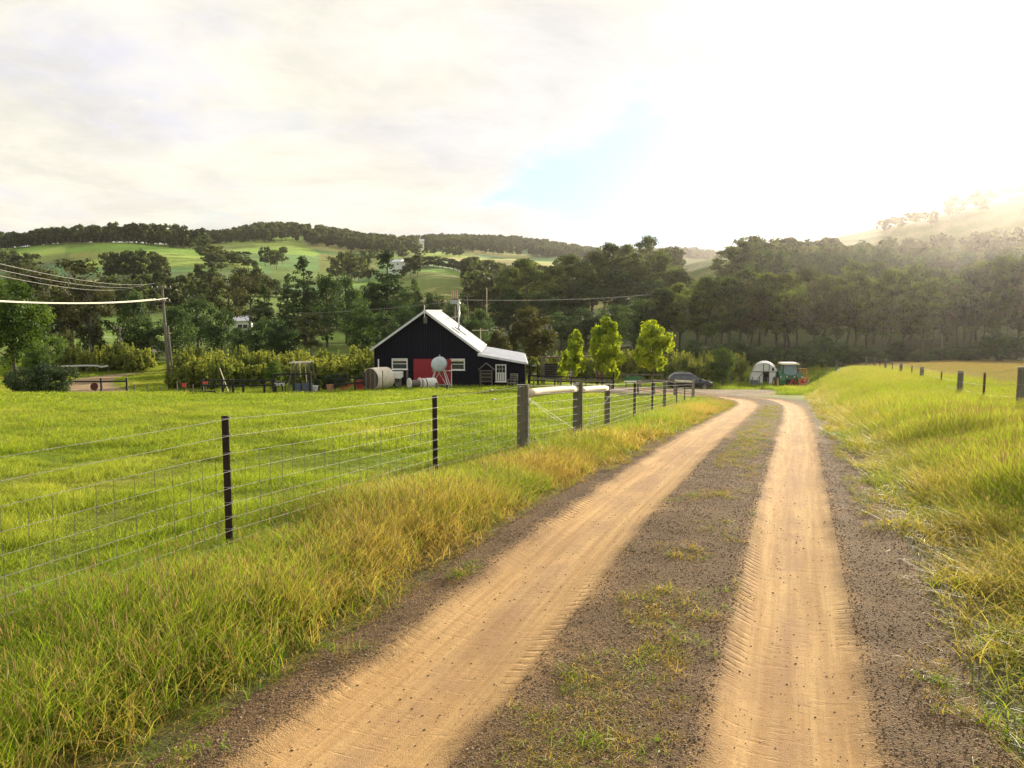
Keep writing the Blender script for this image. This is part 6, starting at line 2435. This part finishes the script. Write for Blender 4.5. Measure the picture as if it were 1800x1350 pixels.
# named single trees around the valley
SINGLE = [
    ('lush', 28, 84, 484, 150, 'lush green tree at the left frame edge, lit crown'), ('lush', -40, 92, 500, 130, 'lush green tree cut by the left frame edge'),
    ('lush', 75, 98, 560, 90, 'lower lush green tree right of the one at the left frame edge'),
    ('gum', 128, 128, 452, 150, 'big brownish gum tree above the left orchard'), ('gum', 65, 135, 462, 110, 'brownish gum left of the biggest gum'), ('gum', 160, 122, 495, 90, 'lower brownish gum on the right flank of the biggest gum'),
    ('gum', 105, 125, 520, 70, 'grey-brown gum low in front of the biggest gum'), ('round', 165, 124, 545, 60, 'dark rounded tree left of the pale small pole'),
    ('round', 238, 128, 508, 84, 'dark rounded tree behind the crossarm of leaning pole'), ('round', 262, 126, 548, 92, 'dark low tree just left of the leaning pole base'),
    ('round', 310, 124, 535, 80, 'dark round tree just right of the leaning pole'), ('round', 350, 150, 512, 90, 'dark tree above the far grey road'),
    ('round', 424, 150, 574, 56, 'dark tree hiding the wall of the white house'), ('round', 392, 135, 535, 70, 'dark tree left of the white house roof'), ('gum', 402, 175, 478, 86, 'brown-topped tree above the white house roof'),
    ('gum', 440, 190, 468, 80, 'second brown-topped tree, just left of dark conifers'), ('cone', 468, 168, 498, 64, 'dark conifer left of the tall dark conifer'), ('cone', 500, 160, 478, 60, 'pointed dark conifer just left of the tall dark conifer'),
    ('cone', 537, 185, 446, 88, 'tall dark conifer left of barn on the skyline of trees'), ('round', 575, 170, 478, 80, 'dark round tree right of the tall dark conifer'), ('round', 608, 190, 470, 70, 'dark tree between the two tall conifers'),
    ('round', 462, 118, 552, 64, 'mid-green round tree right of the white house'), ('round', 500, 112, 556, 70, 'mid-green round tree above the climbing frame, left one'), ('gum', 548, 118, 550, 66, 'brownish bare-limbed tree above the climbing frame, right one'),
    ('round', 428, 122, 572, 44, 'low dark tree below the white house'), ('round', 640, 128, 520, 86, 'dark round tree just left of the barn gable'), ('round', 680, 122, 542, 70, 'dark tree behind the left roof slope of barn'),
    ('cone', 681, 205, 434, 104, 'tall broad conifer above the barn roof'), ('round', 645, 205, 498, 74, 'dark tree left of the broad conifer foot'), ('round', 722, 200, 500, 80, 'dark tree right of the broad conifer foot'),
    ('cone', 735, 190, 488, 50, 'small pointed conifer above the barn ridge'), ('round', 762, 175, 510, 80, 'dark tree behind the barn ridge'), ('round', 800, 160, 520, 74, 'dark tree behind the barn flue'), ('round', 716, 150, 530, 70, 'dark tree just above the ridge left end'),
    ('round', 840, 150, 540, 60, 'dark tree between flue and olive tree'), ('round', 828, 128, 560, 66, 'low dark tree above the right roof slope'), ('gum', 850, 210, 490, 60, 'grey tree with flat top above thin post'),
    ('pine', 890, 215, 470, 74, 'pine at the left end of pine grove'), ('pine', 930, 225, 455, 84, 'second pine of the grove from the left'), ('pine', 965, 205, 466, 86, 'lower pine in front of the grove, above olive tree'),
    ('pine', 1000, 230, 448, 84, 'third pine of the grove from the left'), ('pine', 1040, 225, 440, 80, 'fourth pine of the grove from the left'), ('pine', 1062, 235, 428, 74, 'high pine in the middle of the grove'),
    ('pine', 1095, 235, 430, 72, 'second high pine in the middle of the grove'), ('pine', 1140, 230, 412, 74, 'tallest pine of the grove with a layered top'), ('pine', 1118, 215, 455, 84, 'pine below the tallest, left side'),
    ('pine', 1165, 215, 448, 84, 'pine below the tallest, right side'), ('pine', 1190, 205, 474, 64, 'pine at the right end of the grove'), ('round', 1090, 205, 470, 90, 'dark rounded tree filling the grove foot'),
    ('round', 1010, 205, 492, 100, 'dark rounded tree at the left foot of grove'), ('round', 950, 190, 512, 90, 'dark rounded tree above the olive tree, right side'),
    ('round', 895, 185, 505, 80, 'dark rounded tree above the olive tree, left side'), ('round', 1150, 190, 490, 90, 'dark rounded tree at the right foot of grove'),
    ('round', 985, 145, 545, 80, 'mid-green tree right of the olive tree'), ('round', 1030, 150, 536, 84, 'mid-green tree behind the first bright maple, left side'), ('round', 1075, 148, 530, 84, 'mid-green tree right above the first bright maple'),
    ('round', 1115, 140, 520, 80, 'mid-green tree between the two bright maples'), ('pine', 1160, 140, 508, 80, 'dark tall tree right behind the full bright maple'), ('pine', 1195, 145, 498, 80, 'dark tall tree right of the full bright maple'),
]
for kind, px, y, top, w_, lab in SINGLE:
    tree_at(kind, px, y, top, w_, lab)

# wood on the right: front row, second row, back row
def right_wood():
    marks = [(1211, 'above the car'), (1270, 'above the light green fruit tree'), (1342, 'above the white tunnel'), (1390, 'above the tractor'), (1455, 'above the grey-leaved bush'), (1545, 'above the bank crest'),
             (1621, 'above the field fence'), (1689, 'above nearest big field post'), (1797, 'at the right frame edge')]
    rows = [
        ('front row', [(1225, 492), (1252, 486), (1282, 484), (1312, 488), (1345, 480), (1378, 478), (1425, 466), (1468, 500), (1502, 472), (1520, 486), (1548, 470), (1588, 474), (1618, 488), (1655, 496), (1692, 468), (1728, 456), (1752, 446), (1786, 448), (1822, 440), (1862, 446), (1920, 440)], (118, 140), 'pine', 72),
        ('second row', [(1240, 500), (1268, 506), (1300, 470), (1320, 512), (1362, 508), (1385, 520), (1335, 476), (1400, 484), (1450, 482), (1490, 462), (1535, 458), (1600, 462), (1564, 505), (1640, 470), (1622, 520), (1664, 515), (1680, 480), (1705, 510), (1745, 505), (1715, 474), (1770, 466), (1840, 460)], (150, 168), 'pine', 78),
        ('skyline row', [(1285, 432), (1308, 424), (1340, 426), (1372, 440), (1402, 430), (1436, 428), (1470, 432), (1500, 424), (1528, 426), (1560, 432), (1600, 436), (1645, 430), (1690, 436), (1740, 428), (1790, 420), (1850, 415)], (215, 245), 'round', 62),
        ('undergrowth row', [(1180, 606), (1218, 600), (1255, 598), (1292, 604), (1320, 600), (1350, 612), (1385, 602), (1412, 606), (1444, 600), (1480, 606), (1510, 602), (1545, 612), (1580, 604), (1615, 610), (1650, 604), (1690, 598), (1722, 588), (1752, 580), (1785, 575), (1825, 580)], (104, 114), 'round', 60),
    ]
    for nm, lst, (ya, yb), kind, w_ in rows:
        seen = {}
        for i, (px, top) in enumerate(lst):
            m = min(marks, key=lambda q: abs(q[0] - px))[1]
            k = seen.get(m, 0)
            seen[m] = k + 1
            kd = kind
            if nm == 'front row' and i in (6, 3, 13, 18):
                kd = 'gum'
            if nm == 'skyline row' and i in (0, 1):
                kd = 'pine'
            look = {'pine': 'tall bare-trunked tree', 'gum': 'open-crowned gum', 'round': 'bushy dark tree'}[kd]
            if nm == 'undergrowth row':
                look = 'low dark shrub tree'
                top += random.uniform(-18, 16)
            side = ['', ', second there', ', third there', ', fourth there', ', fifth there'][min(k, 4)]
            tree_at(kd, px, random.uniform(ya, yb), top + random.uniform(-2, 2), w_ * random.uniform(.9, 1.2), f'{look} {m}, {nm} of wood{side}', group='trees of the wood behind car and tractor, ' + nm)


right_wood()


# rows of trees on the far slopes: each a thing, light meshes
def far_rows():
    specs = [
        ('ridge row', 0, 366, 10.4, (640, 662), lambda px: 404 - 10 * math.exp(-((px - 215) / 120) ** 2) + (8 if px < 60 else 0), 'gumfar', 20, 'gum of long row on the left ridge', 'from its left end', 'gums on the left ridge'),
        ('row below ridge', 192, 292, 9, (415, 440), lambda px: 448 + 5 * math.sin(px), 'roundfar', 26, 'dark tree of clump amid the left slope', 'from its left end', 'dark clump on the left slope'),
        ('diagonal row', 352, 442, 8, (520, 600), lambda px: 420 + (px - 352) * .52, 'roundfar', 24, 'sunlit tree of slanting row beside left ridge', 'from its top', 'slanting row on the slope'),
        ('middle clump', 585, 655, 9, (470, 520), lambda px: 446 + 6 * math.sin(px * .7), 'roundfar', 22, 'tree of clump left of broad conifer', 'from its left end', 'clump left of the conifer'),
        ('clump', 466, 500, 9, (540, 600), lambda px: 438, 'roundfar', 18, 'tree of small clump on sunny paddock', 'from its left end', 'small clump on the sunny paddock'),
        ('right clump', 716, 850, 9, (500, 560), lambda px: 455 + (px - 716) * .05 + 4 * math.sin(px), 'roundfar', 22, 'tree of row right of broad conifer', 'from the conifer', 'row right of the conifer'),
        ('left foot', -40, 60, 10, (480, 540), lambda px: 448 + 6 * math.sin(px * .3), 'roundfar', 24, 'tree below left ridge by frame edge', 'from its left end', 'trees below the left ridge'),
        ('vineyard edge', 1548, 1640, 12, (450, 480), lambda px: 388 - (px - 1548) * .22, 'gumfar', 18, 'sunlit gum on the vineyard skyline at right', 'from its left end', 'gums on the vineyard skyline'),
        ('right top', 1690, 1830, 12, (500, 520), lambda px: 350 - (px - 1690) * .17, 'gumfar', 20, 'gum on the right hilltop under the sun', 'from its left end', 'gums on the right hilltop'),
    ]
    for nm, a, b_, st, (ya, yb), topf, kind, w_, look, anch, grp in specs:
        px = a
        k = 0
        while px < b_:
            y = random.uniform(ya, yb)
            p = on(px, y)
            top = P(px, topf(px) + random.uniform(-4, 4), y)
            h = max(7.0, min(26.0, top.z - p.z))
            o = bpy.data.objects.new('gum_tree' if kind == 'gumfar' else 'far_tree', random.choice(FAR_P[kind]))
            COL.objects.link(o)
            wd = w_ * y / FPX * random.uniform(.85, 1.25) / .62
            o.location = p
            o.scale = (wd, wd, h)
            o.rotation_euler = (0, 0, random.uniform(0, 6.28))
            tag(o, f'{ORD[min(k, len(ORD) - 1)]} {look}, {anch}', 'tree', grp)
            k += 1
            px += st * random.uniform(.75, 1.25)


far_rows()


# far woods that read as one mass
def far_woods():
    def wood_patch(name, label, n, y0, y1, test, hmin, hmax, kinds, seed):
        rs = np.random.default_rng(seed)
        y = y0 + (y1 - y0) * rs.random(n)
        px = -500 + 2900 * rs.random(n)
        x = (px - CXP) / FPX * y
        ok = test(px, y, x)
        x, y = x[ok], y[ok]
        k = len(x)
        h = hmin + (hmax - hmin) * rs.random(k)
        wd = h * (.8 + .5 * rs.random(k))
        pts = np.c_[x, y, terrain(x, y) - .3]
        protos = sum([FAR_P[q] for q in kinds], [])
        gn_scatter(name, pts, np.c_[np.zeros(k), np.zeros(k), rs.random(k) * 6.28], np.c_[wd, wd, h], rs.integers(0, len(protos), k), rs.random(k), protos, label)
    nz = lambda x, y, s_, q: fbm(x, y, s_, q)
    wood_patch('hill_wood', 'wooded hilltop left of centre', 5200, 830, 1150, lambda p, y, x: (p > 365) & (p < 735) & (nz(x, y, 130, 3) > .26), 11, 17, ['roundfar', 'gumfar'], 1)
    wood_patch('ridge_wood', 'wooded long hill behind the barn', 7000, 1020, 1420, lambda p, y, x: (p > 745) & (p < 1050) & (nz(x, y, 160, 5) > .22), 11, 17, ['roundfar', 'gumfar'], 2)
    wood_patch('distant_wood', 'faint wooded hills on the skyline right of the pines', 4200, 1350, 1800, lambda p, y, x: (p > 1000) & (p < 1420) & (nz(x, y, 200, 7) > .4), 11, 17, ['roundfar'], 3)
    wood_patch('slope_wood', 'scattered trees and hedges over the far paddocks', 5200, 300, 900, lambda p, y, x: (p > -450) & (p < 1010) & (nz(x, y, 75, 11) > .64 + .05 * (p < 560)) & (nz(x, y, 30, 12) > .5), 6, 12, ['roundfar', 'gumfar'], 4)
    wood_patch('valley_wood', 'belt of trees along the valley foot', 2600, 240, 350, lambda p, y, x: (p > -450) & (p < 900) & (nz(x, y, 45, 14) > .60), 6, 10, ['roundfar', 'conefar'], 5)
    wood_patch('gully_wood', 'wood climbing behind the pine grove', 3000, 260, 560, lambda p, y, x: (p > 820) & (p < 1190) & (nz(x, y, 60, 15) > .36), 8, 14, ['roundfar', 'gumfar'], 6)
    wood_patch('ridge_back_wood', 'thicket behind the gums on the left ridge', 2600, 664, 740, lambda p, y, x: (p > -60) & (p < 372) & (nz(x, y, 22, 18) > .22), 9, 13, ['roundfar', 'gumfar'], 8)
    wood_patch('hilltop_wood', 'scattered gums over the right hilltop', 900, 400, 530, lambda p, y, x: (p > 1640) & (p < 2350) & (nz(x, y, 40, 19) > .5), 8, 14, ['gumfar', 'roundfar'], 9)
    wood_patch('right_hill_wood', 'wood on the right hill behind the pines', 2600, 235, 320, lambda p, y, x: (p > 1300) & (p < 2350) & (nz(x, y, 45, 16) > .3), 9, 14, ['roundfar', 'gumfar'], 7)


far_woods()

# ------------------------------------------------------------------ haze
def haze():
    m, t, out = new_mat('haze')
    v = t.n('ShaderNodeVolumePrincipled')
    v.inputs['Color'].default_value = (1.0, .93, .92, 1)
    v.inputs['Density'].default_value = HAZE
    v.inputs['Anisotropy'].default_value = .82
    t.L.new(v.outputs[0], out.inputs['Volume'])
    o = MB().box((0, 0, 62), (3960, 3960, 300)).build('haze', m)
    tag(o, 'thin bright evening haze over the valley', None, None, 'stuff')


HAZE = .000070
haze()
